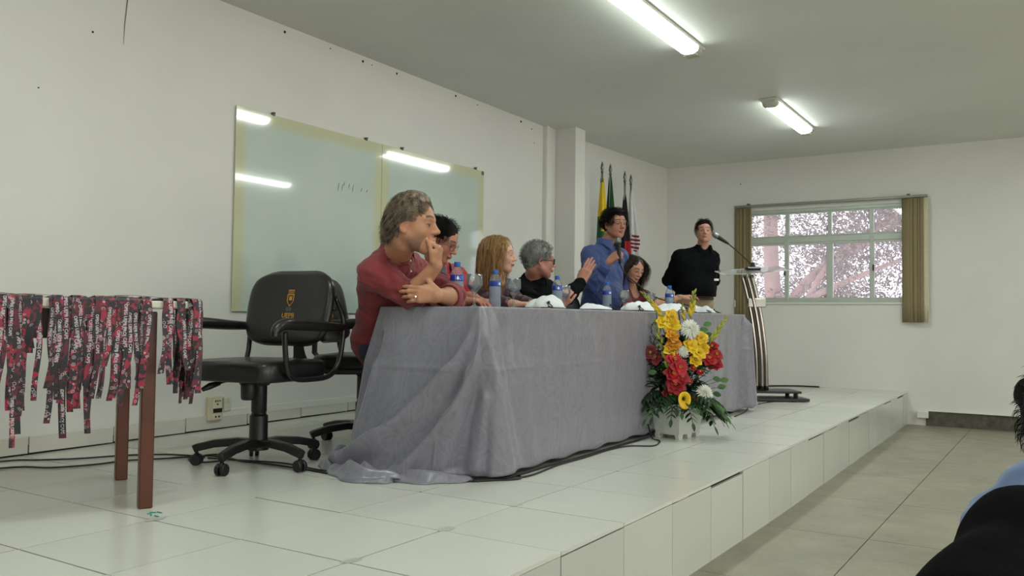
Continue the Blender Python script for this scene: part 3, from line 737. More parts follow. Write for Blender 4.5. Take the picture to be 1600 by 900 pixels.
        b.add([(-.021, -.002, 0), (-.016, -.002, 0), (0, -.024, 0), (0, -.030, 0)], [(0, 1, 2, 3)]); b.add([(.021, -.002, 0), (.016, -.002, 0), (0, -.024, 0), (0, -.030, 0)], [(0, 1, 2, 3)])
        q(-.009, .022, .009, .002)
        me = b.mesh('crest', M_GOLD); place(me, .036, nm='crest')
        b = MB()
        for k, w in enumerate((.03, .042, .03)): 
            for i in range(int(w/.009)): q(-w/2+i*.0095, -.034-k*.007, -w/2+.006+i*.0095, -.037-k*.007)
        me = b.mesh('crest_script', M_GREYP); place(me, .036, nm='crest_script')
    return t
ch = office_chair()
ch.location = (.49, 1.90, 0); ch.rotation_euler.z = math.radians(188)
tag(ch, 'empty black swivel armchair with a gold crest on its backrest', 'chair', 'black swivel armchairs')
def chair(x, y, rz, label):
    c = copy_tree(ch); c.location = (x, y, zs(x, y)); c.rotation_euler.z = math.radians(rz); tag(c, label, 'chair'); return c
chair(1.245, 1.93, -66, 'black swivel armchair under the man in the rolled-sleeve red shirt')
chair(1.88, 1.88, -85, 'black swivel armchair of the man reading in glasses')
chair(2.50, 1.87, -92, 'black swivel armchair showing behind the blonde woman')
chair(3.06, 1.93, -86, 'black swivel armchair under the grey-haired man in black')
chair(3.68, 1.86, -100, 'black swivel armchair left empty beside the standing speaker')
chair(4.66, 1.86, -95, 'black swivel armchair of the dark-haired woman')

# ---------------------------------------------------------------- lectern
M_STEELD = mat('dull_chrome', srgb(160, 156, 148), .16, 1.0, var=.08)
lec = thing('lectern', 'chrome tube lectern with clear top and gooseneck microphone', 'lectern', (5.70, 1.08, zs(5.7, 1.08)))
M_ACR = NT('clear_acrylic'); M_ACR.set(color=(.93, .97, .95), rough=.05, Transmission_Weight=.85, IOR=1.45, Alpha=.75); M_ACR = M_ACR.m
z0 = 0
axd = Vector((.535, -.845, 0))     # across the lectern
dp = Vector((.845, .535, 0))
def LP(a, d, z): return tuple(axd*a + dp*d + Vector((0, 0, z)))
for k, (a, d) in enumerate(((-.045, -.02), (.0, -.035), (.045, -.02), (.0, .03))):
    b = MB(); pts = catmull([LP(a+.045, d, .09), LP(a+.035, d, .40), LP(a+.0, d, .72), LP(a-.05, d, .98), LP(a-.098, d, 1.165)], 6); b.tube(pts, .021, 14); b.build('post', M_STEELD, lec, True)
b = MB(); b.box((0, 0, 0), (.17, .10, .085), rot=rotz(math.atan2(axd.y, axd.x)), bev=.006); o = b.build('clamp_plate', mat('brushed_steel', srgb(160, 160, 152), .35, .9), lec); o.location = LP(-.005, 0, .905)
b = MB(); b.box(LP(.06, 0, .085), (.62, .34, .02), rot=rotz(math.atan2(axd.y, axd.x)), bev=.005); b.build('base_plate', M_BLACK, lec)
for a, d in ((-.20, -.12), (-.20, .12), (.33, -.12), (.33, .12)):
    b = MB(); b.box(LP(a, d, .045), (.035, .035, .07), bev=.004); b.build('leg', M_BLACK, lec)
b = MB(); b.box(LP(.10, -.06, .018), (.66, .30, .026), rot=rotz(math.atan2(axd.y, axd.x)), bev=.005); b.build('floor_plate', M_BLACK, lec)
def top_pt(u, v): # slanted acrylic sheet
    a = -.34+.60*u; d = -.24 + .46*v; return Vector(LP(a, d, 1.155 + .055*u + .06*v))
b = MB(); b.add([top_pt(0, 0), top_pt(1, 0), top_pt(1, 1), top_pt(0, 1)] + [top_pt(u, v)-Vector((0, 0, .009)) for u, v in ((0, 0), (1, 0), (1, 1), (0, 1))], [(0, 1, 2, 3), (7, 6, 5, 4), (0, 4, 5, 1), (1, 5, 6, 2), (2, 6, 7, 3), (3, 7, 4, 0)])
b.build('reading_top', M_ACR, lec)
gm = thing('gooseneck_microphone', 'black gooseneck microphone rising from the lectern top', 'microphone', tuple(Vector((5.66, 1.10, zs(5.7, 1.08)+1.225))))
b = MB(); b.box((0, 0, 0), (.14, .09, .03), rot=rotz(math.atan2(axd.y, axd.x)), bev=.012); b.lathe([(.03, 0), (.022, .02), (.014, .05), (0, .05)], 14, (0, 0, .01)); b.build('mount', M_BLACK, gm)
hd = axd*(-1)
pts = catmull([Vector((0, 0, .02)), hd*.05+Vector((0, 0, .075)), hd*.15+Vector((0, 0, .165)), hd*.235+Vector((0, 0, .235))], 6)
b = MB(); b.tube(pts, .0055, 8); b.build('gooseneck', M_BLACK, gm, True)
ax_ = (hd*.72+Vector((0, 0, .46))).normalized(); p0 = pts[-1]
b = MB(); b.lathe([(.008, -.01), (.014, .02), (.021, .10), (.0215, .115), (0, .115)], 14, p0, ax_); b.build('mic_body', M_BLACK, gm, True, sharp=40)
b = MB(); b.lathe([(.0225, .113), (.026, .118), (.026, .124), (.0265, .135), (.024, .155), (.016, .17), (0, .176)], 14, p0, ax_); b.build('mic_grille', mat('mic_mesh', srgb(140, 140, 138), .4, .8, var=.3, vscale=300), gm, True)

# ---------------------------------------------------------------- flags on poles
FB = mat('flag_green', srgb(14, 84, 44), .75, var=.15); FY = mat('flag_yellow', srgb(222, 190, 30), .75); FD = mat('flag_dark_green', srgb(12, 60, 36), .75, var=.15)
FK = mat('flag_black', srgb(16, 16, 18), .8); FR = mat('flag_red', srgb(178, 30, 44), .75); FW = mat('flag_white', srgb(214, 216, 218), .75); FM = mat('flag_maroon', srgb(140, 24, 48), .75)
from mathutils.bvhtree import BVHTree
t_bvh = [None]
def flag(px, py, label, zbase, ztop, dx, mats, pick, seed, spread=.12, zt=None):
    z0 = zs(px, py); t = thing('flag_on_pole', label, 'flag', (px, py, z0), 0, 'flags on poles by the pillar')
    b = MB(); b.tube([(0, 0, .03), (.0, 0, ztop-.10)], .0125, 10); b.build('pole', M_STEEL, t, True)
    b = MB(); b.lathe([(.014, 0), (.018, .01), (.010, .02), (.020, .045), (.012, .09), (.0, .125)], 10, (0, 0, ztop-.115)); b.build('spearhead', mat('steel_spear', srgb(120, 120, 120), .3, .8), t, True)
    b = MB(); b.lathe([(.13, 0), (.13, .015), (.05, .03), (.03, .06), (0, .06)], 24); b.build('stand', M_BLACK, t, True, sharp=40)
    rg = random.Random(seed); ph = [rg.uniform(0, 6) for _ in range(4)]
    b = MB(); n1, n2 = 30, 40; vs = []
    for j in range(n2+1):
        v = j/n2; z = (zt or ztop-.16) - v*((zt or ztop-.16)-zbase); w = .018 + spread*(v**.75)
        for i in range(n1):
            u = i/n1; an = 2*PI*u; r = w*(.72+.28*math.sin(4*an+ph[0]+1.2*v)*min(1, v*3+.2)); 
            vs.append(Vector((r*math.cos(an)*.55 + dx[0]*v**.8, r*math.sin(an)*1.0 + dx[1]*v**.8, z)))
    fs = []; ms = []
    for j in range(n2):
        for i in range(n1):
            fs.append((j*n1+i, j*n1+(i+1) % n1, (j+1)*n1+(i+1) % n1, (j+1)*n1+i)); ms.append(pick(i/n1, j/n2))
    b.v = [tuple(v) for v in vs]; b.f = fs; b.m = ms; b.f.append(tuple(range(n1))); b.m.append(ms[0]); b.build('flag', mats, t, True); t_bvh[0] = (BVHTree.FromPolygons([tuple(v) for v in vs], fs), Vector((px, py, z0))); return t
# the side turned to the room is around u = .6-.9
flag(5.87, 2.78, 'flag with green and yellow folds on the leftmost pole', .65, 2.40, (.0, -.02), [FB, FY], lambda u, v: 1 if (v < .36 and (.15 < u < 1) and v > .03 and (u*.8+.2*math.sin(v*9)) > .42*v+.25) or (.66 < u < .74 and v < .5) else 0, 1, .10, 2.26)
flag(6.07, 2.78, 'plain dark green flag on the second pole', .62, 2.41, (.02, .0), [FD], lambda u, v: 0, 2, .11, 2.28)
flag(6.44, 2.78, 'black flag with a red panel on the third pole', .62, 2.39, (.0, -.02), [FK, FR], lambda u, v: 1 if (v > .33 and (.52 < u < .76)) else 0, 3, .11, 2.13)
fw = flag(6.56, 2.76, 'white flag with a striped maroon emblem on the rightmost pole', .60, 2.37, (.03, -.05), [FW], lambda u, v: 0, 4, .13, 2.20)
b = MB()   # emblem printed on the cloth: bars inside a rounded badge, laid on the folds
_bvh, _o = t_bvh[0]; _dir = Vector((-.845, -.535, 0)); _rt = Vector((.535, -.845, 0))
def on_flag(a, z):
    q = _rt*(a+.012) + Vector((.03, -.05, 0))*.55 + Vector((0, 0, z)); h = _bvh.ray_cast(q+_dir*.6, -_dir); return (h[0] if h[0] is not None else q+_dir*.05) + _dir*.004
def patch(a0, a1, z0, z1, sl=0.0):
    n = 10; vs = [on_flag(a0+(a1-a0)*i/n, z+sl*(i/n-.5)) for i in range(n+1) for z in (z0, z1)]; b.add(vs, [(2*i, 2*i+2, 2*i+3, 2*i+1) for i in range(n)])
zc = 1.60
patch(-.035, .045, zc+.055, zc+.078, -.012); patch(-.055, .055, zc+.012, zc+.035, -.014); patch(-.060, .055, zc-.030, zc-.008, -.014); patch(-.045, .045, zc-.075, zc-.050, -.016); patch(-.02, .025, zc-.105, zc-.09, -.01); patch(-.072, -.058, zc-.06, zc+.06)
b.build('emblem', FM, fw)
# ---------------------------------------------------------------- bottles and glasses on the long table
TT = TZ + .010
def m_thin(name, tint, ior, body=0.0, bcol=(1, 1, 1)):
    t = NT(name); tr = t.n('ShaderNodeBsdfTransparent'); tr.inputs[0].default_value = (*tint, 1); gl = t.n('ShaderNodeBsdfGlossy'); gl.inputs['Roughness'].default_value = .04
    fr = t.n('ShaderNodeLayerWeight'); fr.inputs['Blend'].default_value = ior; m = t.n('ShaderNodeMixShader'); t.l(fr.outputs['Fresnel'], m.inputs[0]); t.l(tr.outputs[0], m.inputs[1]); t.l(gl.outputs[0], m.inputs[2]); last = m
    if body > 0:
        df = t.n('ShaderNodeBsdfDiffuse'); df.inputs[0].default_value = (*bcol, 1); m3 = t.n('ShaderNodeMixShader'); m3.inputs[0].default_value = body; t.l(m.outputs[0], m3.inputs[1]); t.l(df.outputs[0], m3.inputs[2]); last = m3
    out = [n for n in t.t.nodes if n.type == 'OUTPUT_MATERIAL'][0]; t.l(last.outputs[0], out.inputs[0]); return t.m
M_PET = m_thin('clear_bottle_plastic', (.92, .95, .98), .16, .12, (.8, .86, .92))
M_WATER = m_thin('chilled_water', (.86, .90, .95), .12, .55, srgb(168, 182, 198))
M_CAPB = mat('blue_cap', srgb(24, 92, 178), .4); M_LABELB = mat('blue_label', srgb(22, 62, 160), .45, var=.1); M_WHITE = mat('white_print', srgb(232, 234, 236), .5); M_LBLUE = mat('pale_blue_print', srgb(120, 160, 214), .5)
def bottle():
    t = empty('water_bottle')
    prof = [(.0, .003), (.026, .0), (.031, .004), (.0325, .012), (.0325, .05), (.0315, .055), (.0325, .06), (.0325, .10), (.0322, .128), (.0325, .14), (.031, .152), (.025, .170), (.0165, .184), (.0125, .190), (.0125, .196)]
    b = MB(); b.lathe(prof, 28); b.build('bottle_wall', M_PET, t, True)
    wp = [(max(0, r-.0012), z+.001) for r, z in prof if z < .118] + [(.0312, .118), (0, .118)]
    b = MB(); b.lathe(wp, 28); b.build('water', M_WATER, t, True, sharp=50)
    b = MB(); b.lathe([(.0329, .119), (.0331, .1195), (.0331, .1475), (.0326, .148)], 32, cap=False); b.build('label', M_LABELB, t, True)
    b = MB(); pr_ = []
    for k in range(24): 
        for q_ in (0, 1): pr_.append(0)
    b.lathe([(.0135, .190), (.0155, .190), (.0155, .206), (.014, .209), (0, .209)], 24); b.lathe([(.0165, .1865), (.0165, .189), (.012, .1895)], 24)
    b.build('cap', M_CAPB, t, True, sharp=40)
    # print on the label: a drop, a dot, short lines
    def curved(x0, x1, z0, z1, r=.0334, n=5, tip=False):
        vs = []
        for i in range(n+1):
            a = (x0+(x1-x0)*i/n)/r; e = abs(2*i/n-1)
            za, zb = (z0, z1) if not tip else (z0+.006*e*e, z1-(z1-z0)*.55*e)
            vs += [Vector((r*math.cos(a), r*math.sin(a), za)), Vector((r*math.cos(a), r*math.sin(a), zb))]
        b.add(vs, [(2*i, 2*i+2, 2*i+3, 2*i+1) for i in range(n)])
    for off in (0.0, PI*.0334):
        b = MB(); curved(off-.0065, off+.0065, .1235, .1445, tip=True); curved(off+.009, off+.013, .1245, .1285); curved(off-.0125, off-.0115, .1235, .1445); b.build('label_print', M_WHITE, t)
        b = MB()
        for k in range(4): curved(off+.018, off+.034, .125+k*.005, .127+k*.005)
        curved(off+.009, off+.015, .136, .139)
        b.build('label_text', M_LBLUE, t)
    return t
bt = bottle(); first_b = True
def put_bottle(x, y, rz, label, s=1.0):
    global first_b
    o = bt if first_b else copy_tree(bt); first_b = False
    o.location = (x, y, TT); o.rotation_euler.z = math.radians(rz); o.scale = (s, s, s); tag(o, label, 'bottle', 'water bottles on the long table')
def at(x, y): return x, y
put_bottle(1.10, 1.20, 222, 'blue-capped water bottle in front of the man reading in glasses', 1.04)
put_bottle(1.62, 1.32, 262, 'blue-capped water bottle in front of the blonde woman', 1.0)
put_bottle(2.30, 1.31, 222, 'blue-capped water bottle in front of the grey-haired man', 1.0)
put_bottle(3.20, 1.41, 250, 'blue-capped water bottle in front of the standing speaker', 1.0)
put_bottle(3.90, 1.22, 240, 'blue-capped water bottle at the far end of the table, by the flowers', 1.0)
M_GLASS = m_thin('clear_glass', (.95, .97, .97), .26, .09, (.9, .93, .93))
def goblet():
    t = empty('stem_glass')
    b = MB(); outer = [(.033, 0), (.034, .002), (.012, .006), (.006, .014), (.0055, .055), (.010, .066), (.030, .092), (.0395, .108), (.036, .155)]
    inner = [(.0345, .155), (.038, .108), (.028, .094), (.006, .071), (0, .070)]
    b.lathe(outer+inner, 28); b.build('glass', M_GLASS, t, True)
    b = MB(); b.lathe([(0, .071), (.006, .072), (.027, .094), (.034, .104), (0, .104)], 24); b.build('water', M_WATER, t, True, sharp=40); return t
gt = goblet(); fg = True
def put_glass(x, y, label, s=1.0):
    global fg
    o = gt if fg else copy_tree(gt); fg = False
    o.location = (x, y, TT); o.scale = (s, s, s); tag(o, label, 'glass', 'stem glasses on the long table')
put_glass(1.35, 1.27, 'stem glass beside the first bottle, in front of the blonde woman', 1.10)
put_glass(1.78, 1.30, 'stem glass between the blonde woman and the white bag', 1.08)
put_glass(2.52, 1.38, 'stem glass half hidden behind the grey-haired man\'s bottle', 1.02)
put_glass(3.42, 1.38, 'stem glass in front of the standing speaker', 1.02)
put_glass(3.86, 1.36, 'stem glass in front of the dark-haired woman', .98)
put_glass(4.25, 1.36, 'stem glass behind the bottle by the flowers', 1.0)

# white cloth bags lying on the table, black cords
M_BAG = mat('white_cotton', srgb(222, 226, 230), .8, var=.04, bump=.25, bscale=30)
def bag(x, y, L, Wd, H, seed, rz, label):
    t = thing('white_cloth_bag', label, 'bag', (x, y, TT), math.radians(rz), 'folded white cloth bags'); rg = random.Random(seed); ph = [rg.uniform(0, 6.28) for _ in range(9)]
    N, M = 46, 26; vs = []
    for j in range(M+1):
        for i in range(N):
            th = 2*PI*i/N; a = j/M; r = math.sin(a*PI/2)**.7
            c, s = math.cos(th), math.sin(th); k = 1+.10*math.sin(3*th+ph[0])+.06*math.sin(5*th+ph[1])
            px = c*L/2*r*k; py = s*Wd/2*r*k; u = px/L; v = py/Wd
            hh = max(0, 1-r**2.6)**.55*(.62+.30*math.sin(u*5.2+ph[2])+.16*math.sin(v*7+u*6+ph[3])+.08*math.sin(u*19+v*8+ph[4])+.05*math.sin(v*25+ph[5]))
            vs.append(Vector((px, py, .004+H*max(.05, hh)*(1 if j < M else 0))))
    b = MB(); b.add(vs, [(j*N+i, j*N+(i+1) % N, (j+1)*N+(i+1) % N, (j+1)*N+i) for j in range(M) for i in range(N)] + [tuple(range(M*N, (M+1)*N))])
    b.build('folded_cloth', M_BAG, t, True)
    b = MB(); e = -1 if seed % 2 else 1
    b.tube(catmull([(L*.40*e, -Wd*.30, .03), (L*.47*e, -Wd*.42, .010), (L*.52*e, -Wd*.5, .006), (L*.62*e, -Wd*.52, .005)], 4), .003, 6)
    b.tube(catmull([(L*.38*e, -Wd*.34, .025), (L*.45*e, -Wd*.52, .008), (L*.56*e, -Wd*.56, .005)], 4), .003, 6); b.ball((L*.36*e, -Wd*.33, .03), (.012, .006, .008), 8, 6)
    b.build('cord', M_RUBBER, t, True); return t
bag(1.68, 1.02, .30, .18, .062, 3, 4, 'white cloth bag with black cord nearest the blonde woman')
bag(2.25, 1.02, .24, .14, .035, 6, -10, 'thin flat white bag lying between two fuller ones')
bag(2.85, 1.02, .36, .20, .088, 5, 3, 'white cloth bag in front of the standing speaker')
bag(3.42, 1.02, .34, .20, .070, 8, -4, 'white cloth bag in front of the dark-haired woman')
bag(4.02, 1.0, .32, .20, .075, 7, 5, 'white cloth bag behind the flowers at the far end')
bag(4.33, 1.1, .22, .2, .05, 9, 30, 'small folded white bag at the far table corner')

# ---------------------------------------------------------------- cables
def cable(label, pts, r=.004, name='cable', grp=None):
    o0 = Vector(pts[0]); pts3 = [(p[0], p[1], (p[2] if len(p) > 2 else zs(p[0], p[1]) + r)) for p in pts]
    b = MB(); b.tube([p for p in catmull(pts3, 6)], r, 7); o = b.build(name, M_RUBBER, None, True); tag(o, label, 'cable', grp); return o
cable('black cable along the wall running behind the wooden table legs', [(-1.2, 2.97), (-.6, 2.96), (-.143, 2.93), (-.029, 2.834), (.096, 2.725), (.295, 2.616), (.417, 2.483), (.467, 2.35), (.47, 2.26)])
cable('black cable looping round the empty chair and on to the tablecloth heap', [(-.9, 2.85), (-.247, 2.752), (-.107, 2.586), (.058, 2.504), (.206, 2.482), (.346, 2.384), (.522, 2.275), (.484, 2.132), (.375, 2.16), (.409, 2.298), (.566, 2.281), (.51, 2.054), (.524, 1.90), (.529, 1.74), (.521, 1.527), (.498, 1.274), (.62, 1.02), (.76, .82)])
cable('second black cable from the empty chair to the tablecloth heap', [(.472, 2.235), (.53, 2.03), (.585, 1.829), (.56, 1.597), (.545, 1.402), (.49, 1.235)])
cable('black cable hugging the front hem of the tablecloth', [(.74, .84), (.88, .765), (1.278, .77), (1.579, .762), (2.0, .773), (2.314, .775), (2.54, .79)], .006)
cable('black cable with a small loop on the stage before the tablecloth', [(.80, .80), (.874, .726), (.931, .715), (.97, .755), (.90, .775), (.86, .75), (1.014, .712), (1.314, .745), (1.589, .745), (1.896, .755), (2.086, .726), (2.172, .62), (2.327, .645), (2.40, .68), (2.47, .75), (2.50, .79, .08)], .0045)
cable('black cable from the tablecloth hem to the lectern foot', [(4.027, .749), (4.45, .80), (4.92, .901), (5.464, .90), (5.684, .80), (5.70, .72), (6.0, .80), (6.1, .95), (6.0, 1.1)], .004)
cable('dark cables lying by the window wall behind the lectern', [(6.2, 1.4), (6.9, 1.55), (7.5, 1.52), (7.84, 1.30), (7.9, 1.0)], .009)

# ---------------------------------------------------------------- wooden table at the left edge
tt_rot = math.atan2(.56, .27)            # direction of its short side
td = Vector((.434, .901, 0)); tn = Vector((-.901, .434, 0))       # short side, long side (towards the left)
wt = thing('wooden_table', 'wooden table with a white top at the left edge, strung with lanyards', 'table', (-.35, 1.54, 0), math.atan2(tn.y, tn.x))
# local axes: x along the long side, y = -td direction
def wl_(x, y, z): return (x, -y, z)
M_LEGW = mat('reddish_varnished_leg', srgb(92, 48, 28), .32, var=.28, vscale=4, bump=.04); M_APR = mat('dark_apron', srgb(46, 26, 20), .5, var=.25); M_TOPW = mat('white_laminate', srgb(222, 218, 204), .35, var=.03)
for x in (0, 1.35):
    for y in (0, .62):
        b = MB(); b.box(wl_(x+.0, y, .358), (.048, .048, .716), bev=.004); b.build('leg', M_LEGW, wt)
b = MB(); b.box(wl_(.675, .0, .672), (1.31, .02, .105)); b.build('apron', M_APR, wt)
b = MB(); b.box(wl_(.675, .62, .672), (1.31, .02, .105)); b.build('apron', M_APR, wt)
for x in (0, 1.35): b = MB(); b.box(wl_(x, .31, .672), (.02, .58, .105)); b.build('apron', M_APR, wt)
b = MB(); b.box(wl_(.635, .30, .742), (1.58, .74, .026), bev=.003); b.build('table_top', M_TOPW, wt)

# ---------------------------------------------------------------- lanyards
def m_lan(name, hue):
    t = NT(name); uv = t.n('ShaderNodeUVMap'); 
    mp = t.n('ShaderNodeMapping'); mp.inputs['Scale'].default_value = (1, 1, 1); t.l(uv.outputs[0], mp.inputs[0])
    big = t.ramp(t.noise(mp.outputs[0], 34, 2, .5, .6), [(.50, 0.0), (.55, 1.0)])
    c = t.mix(big, srgb(22, 20, 30), hue)
    v = t.n('ShaderNodeTexVoronoi'); v.inputs['Scale'].default_value = 62; t.l(mp.outputs[0], v.inputs['Vector'])
    ring = t.ramp(v.outputs['Distance'], [(.10, 1.0), (.14, 0.0), (.26, 0.0), (.30, .85), (.36, .85), (.40, 0.0)])
    gate = t.ramp(t.noise(mp.outputs[0], 17, 0), [(.50, 0.0), (.54, 1.0)])
    c = t.mix(t.math('MULTIPLY', t.math('MULTIPLY', ring, gate), .8), c, srgb(206, 196, 200))
    t.set(color=c, rough=.5, Sheen_Weight=.2); t.bump(t.noise(t.coord(), 500, 2), .1, .0006); return t.m
M_LAN = [m_lan('printed_ribbon', srgb(146, 26, 54)), m_lan('printed_ribbon_dark', srgb(92, 18, 40))]
M_LTXT = mat('ribbon_print', srgb(190, 182, 188), .5)
_tme = text_mesh('OPEG UEPB PROJ CAPS', .0150, 'ribbon_words', M_LTXT, ext=.0, res=2, bold=.0005)
_tw = [(v.co.x, v.co.y) for v in _tme.vertices]; _tf = [tuple(p.vertices) for p in _tme.polygons]; _hw = max(x for x, y in _tw)
def ribbon(pts, side, w, th, uo):
    """pts dense; returns verts, faces, uvs"""
    n = len(pts); vs = []; uv = []; L = 0
    for i, p in enumerate(pts):
        if i: L += (pts[i]-pts[i-1]).length
        s = side[i].normalized(); t = (pts[min(i+1, n-1)]-pts[max(i-1, 0)]).normalized(); nn = t.cross(s).normalized()
        for a, q in ((.5, .5), (-.5, .5), (-.5, -.5), (.5, -.5)): vs.append(p+s*a*w+nn*q*th); uv.append((L+uo, a*w+uo*3))
    fs = [(i*4+k, i*4+(k+1) % 4, (i+1)*4+(k+1) % 4, (i+1)*4+k) for i in range(n-1) for k in range(4)] + [(3, 2, 1, 0), ((n-1)*4, (n-1)*4+1, (n-1)*4+2, (n-1)*4+3)]
    return vs, fs, uv
def lanyard(edge, out, drop, w, layer, label, rg, twin=None, loop=False, dark=0):
    """edge: point on the table rim; out: outward unit vector; along: rim direction"""
    along = Vector((-out.y, out.x, 0)); t = thing('lanyard', label, 'lanyard', tuple(edge), 0, 'printed lanyards hung over the wooden table')
    def path(dr, off, sway, back=.20):
        P_ = [(-back, off*.6, .004+layer*.0022), (-back*.5, off*.8, .005+layer*.0022), (-.012, off, .006+layer*.0022), (.004+layer*.003, off, .003), (.010+layer*.0035, off, -.015)]
        for k in range(1, 9):
            f = k/8; P_.append((.012+layer*.0035+.006*math.sin(f*4+sway*9)*f, off+sway*f*f*.10+.004*math.sin(f*7+sway*20), -.015-dr*f))
        return [out*a + along*bb + Vector((0, 0, c)) for a, bb, c in P_]
    w *= rg.uniform(.82, 1.12); drops = [(drop, 0.0)] + ([(twin, rg.choice((-1, 1))*w*rg.uniform(.3, .75))] if twin else [])
    ends = []
    for q, (dr, off) in enumerate(drops):
        pts = catmull(path(dr, off, rg.uniform(-.25, .25)), 3); n = len(pts); tw = rg.uniform(-.35, .35)
        side = [(Matrix.Rotation(tw*max(0, (i/n-.4))*1.6, 3, 'Z') @ along) for i in range(n)]
        vs, fs, uv = ribbon(pts, side, w*rg.uniform(.92, 1.0), .0012, rg.uniform(0, 30)); b = MB(); b.add(vs, fs)
        me = bpy.data.meshes.new('strap'); me.from_pydata(b.v, [], b.f); me.materials.append(M_LAN[(dark+q) % 2]); lay = me.uv_layers.new(name='UVMap')
        idx = np.empty(len(me.loops), dtype=np.int32); me.loops.foreach_get('vertex_index', idx); lay.data.foreach_set('uv', np.array(uv, dtype=np.float32)[idx].ravel())
        o = link('strap', me, t); ends.append(pts[-1])
        # words printed along the strap
        cum = [0]; 
        for i in range(1, n): cum.append(cum[-1]+(pts[i]-pts[i-1]).length)
        s0 = rg.uniform(.26, .36) if q == 0 else rg.uniform(.3, .42)
        sc = min(1.0, w/.022)
        if q and rg.random() < .55: continue
        while s0+_hw*.98*sc < cum[-1]-.01:
            tv = []
            for x, y in _tw:
                s = s0 + x*sc; i = min(max(int(np.searchsorted(cum, s))-1, 0), n-2); f = (s-cum[i])/(cum[i+1]-cum[i]); p = pts[i].lerp(pts[i+1], f)
                tg = (pts[i+1]-pts[i]).normalized(); sd = side[i].normalized(); nn = tg.cross(sd).normalized()
                if nn.dot(out) < 0: nn = -nn
                tv.append(p - sd*(y*sc) * (1 if tg.cross(sd).dot(out) < 0 else -1) + nn*.0012)
            me = bpy.data.meshes.new('printed_words'); me.from_pydata(tv, [], _tf); me.materials.append(M_LTXT); link('printed_words', me, o); s0 += .30 + rg.uniform(0, .06)
    if twin and loop:
        b = MB(); b.strip([ends[0], (ends[0]+ends[1])/2+Vector((0, 0, -.012)), ends[1]], out, w*.8, .0015); b.build('loop_end', M_LAN[1], t)
    return t
rl = random.Random(21)
near = Vector((-.35, 1.54, 0)) - td*.07           # rim line of the long side
def rim_long(s): p = near + tn*s; return Vector((p.x, p.y, .757))
outl = -td
spec = [  # s along rim from the right corner, drop, twin, label
 (-.13, .20, .24, 'lanyard with pale words at the right end of the white rim'),
 (-.10, .24, .17, 'lanyard between the table leg and the corner bunch'),
 (-.055, .29, .25, 'lanyard over the table leg with its words running down the middle'),
 (0.018, .20, .30, 'dark lanyard just left of the table leg'),
 (0.036, .36, .27, 'long lanyard crossing the far table leg, squared end'),
 (0.057, .31, .22, 'lanyard hanging over the far table leg, right of its neighbour'),
 (0.075, .26, .36, 'broad black lanyard left of the far table leg'),
 (0.093, .30, .33, 'black strap with rings beside the bright red lanyard'),
 (0.107, .19, .24, 'crumpled dark lanyard tucked beside the bright red one'),
 (0.120, .34, .28, 'bright red lanyard with a frayed lower end'),
 (0.141, .22, .33, 'lanyard between the bright red strap and the looped one'),
 (0.180, .30, .20, 'short dark lanyard over the apron gap'),
 (0.207, .41, .40, 'long lanyard closing in a narrow open loop'),
 (0.225, .26, .24, 'lanyard tucked behind the open loop'),
 (0.240, .33, .18, 'dark lanyard with a hooked tip beside the loop'),
 (0.249, .25, .31, 'mixed red lanyard at the right side of the middle bunch'),
 (0.258, .34, .30, 'broad lanyard bunched beside the loop on its left'),
 (0.282, .42, .22, 'lanyard with the lowest square-cut end left of the loop'),
 (0.300, .28, .33, 'black and red lanyard of the thick middle bunch'),
 (0.309, .37, .26, 'lanyard with a white-ringed end in the thick middle bunch'),
 (0.273, .31, .24, 'lanyard half covered in the thick middle bunch'),
 (0.324, .24, .29, 'lanyard on the left side of the thick middle bunch'),
 (0.360, .30, .12, 'lanyard narrowing to a twisted point'),
 (0.384, .14, .17, 'short lanyard high on the rim beside the twisted one'),
 (0.405, .33, .38, 'lanyard with paired straps right of the leftmost bunch'),
 (0.420, .40, .36, 'wide lanyard of the leftmost bunch'),
 (0.441, .44, .30, 'longest lanyard, with a flared end near the left edge'),
 (0.462, .25, .33, 'dark lanyard at the left of the long flared one'),
 (0.492, .16, .14, 'short lanyard cut by the left picture edge'),
 (0.540, .2, .3, 'lanyard just outside the left picture edge')]
for i, (s, d, tw, lb) in enumerate(spec):
    if s > .15: d *= 1.10
    lanyard(rim_long(s), outl, d, .022, i % 4, lb, rl, tw, loop=('loop' in lb), dark=i % 2)
# the corner and the short side
near2 = Vector((-.35, 1.54, 0)) - td*.07 - tn*.155
def rim_short(s): p = near2 + td*s; return Vector((p.x, p.y, .757))
outs = -tn
spec2 = [(-.0, .30, .25, 'lanyard draped on the table corner'), (.05, .33, .28, 'lanyard just round the table corner'), (.09, .37, .31, 'lanyard with a pointed end hanging past the corner'),
         (.14, .31, .35, 'red lanyard of the short-side bunch'), (.165, .36, .30, 'lanyard with rings down the middle of the short-side bunch'), (.215, .27, .31, 'short red lanyard of the short-side bunch'), (.28, .30, .36, 'narrow edge-on lanyard of the short-side bunch'), (.34, .31, .27, 'black lanyard beside the bright red tip'),
         (.19, .29, .33, 'dark lanyard in the middle of the short-side bunch'), (.25, .34, .24, 'lanyard with a curled thin loop below the short side'),
         (.31, .39, .33, 'lanyard with a bright red tip near the empty chair'), (.37, .33, .29, 'lanyard beside the red-tipped one'), (.43, .30, .36, 'outermost lanyard next to the chair arm'), (.50, .26, .31, 'lanyard hanging at the back of the short side')]
for i, (s, d, tw, lb) in enumerate(spec2):
    lanyard(rim_short(s), (outs*.45+outl*.8).normalized(), d, .025, i % 4, lb, rl, tw, dark=(i+1) % 2)
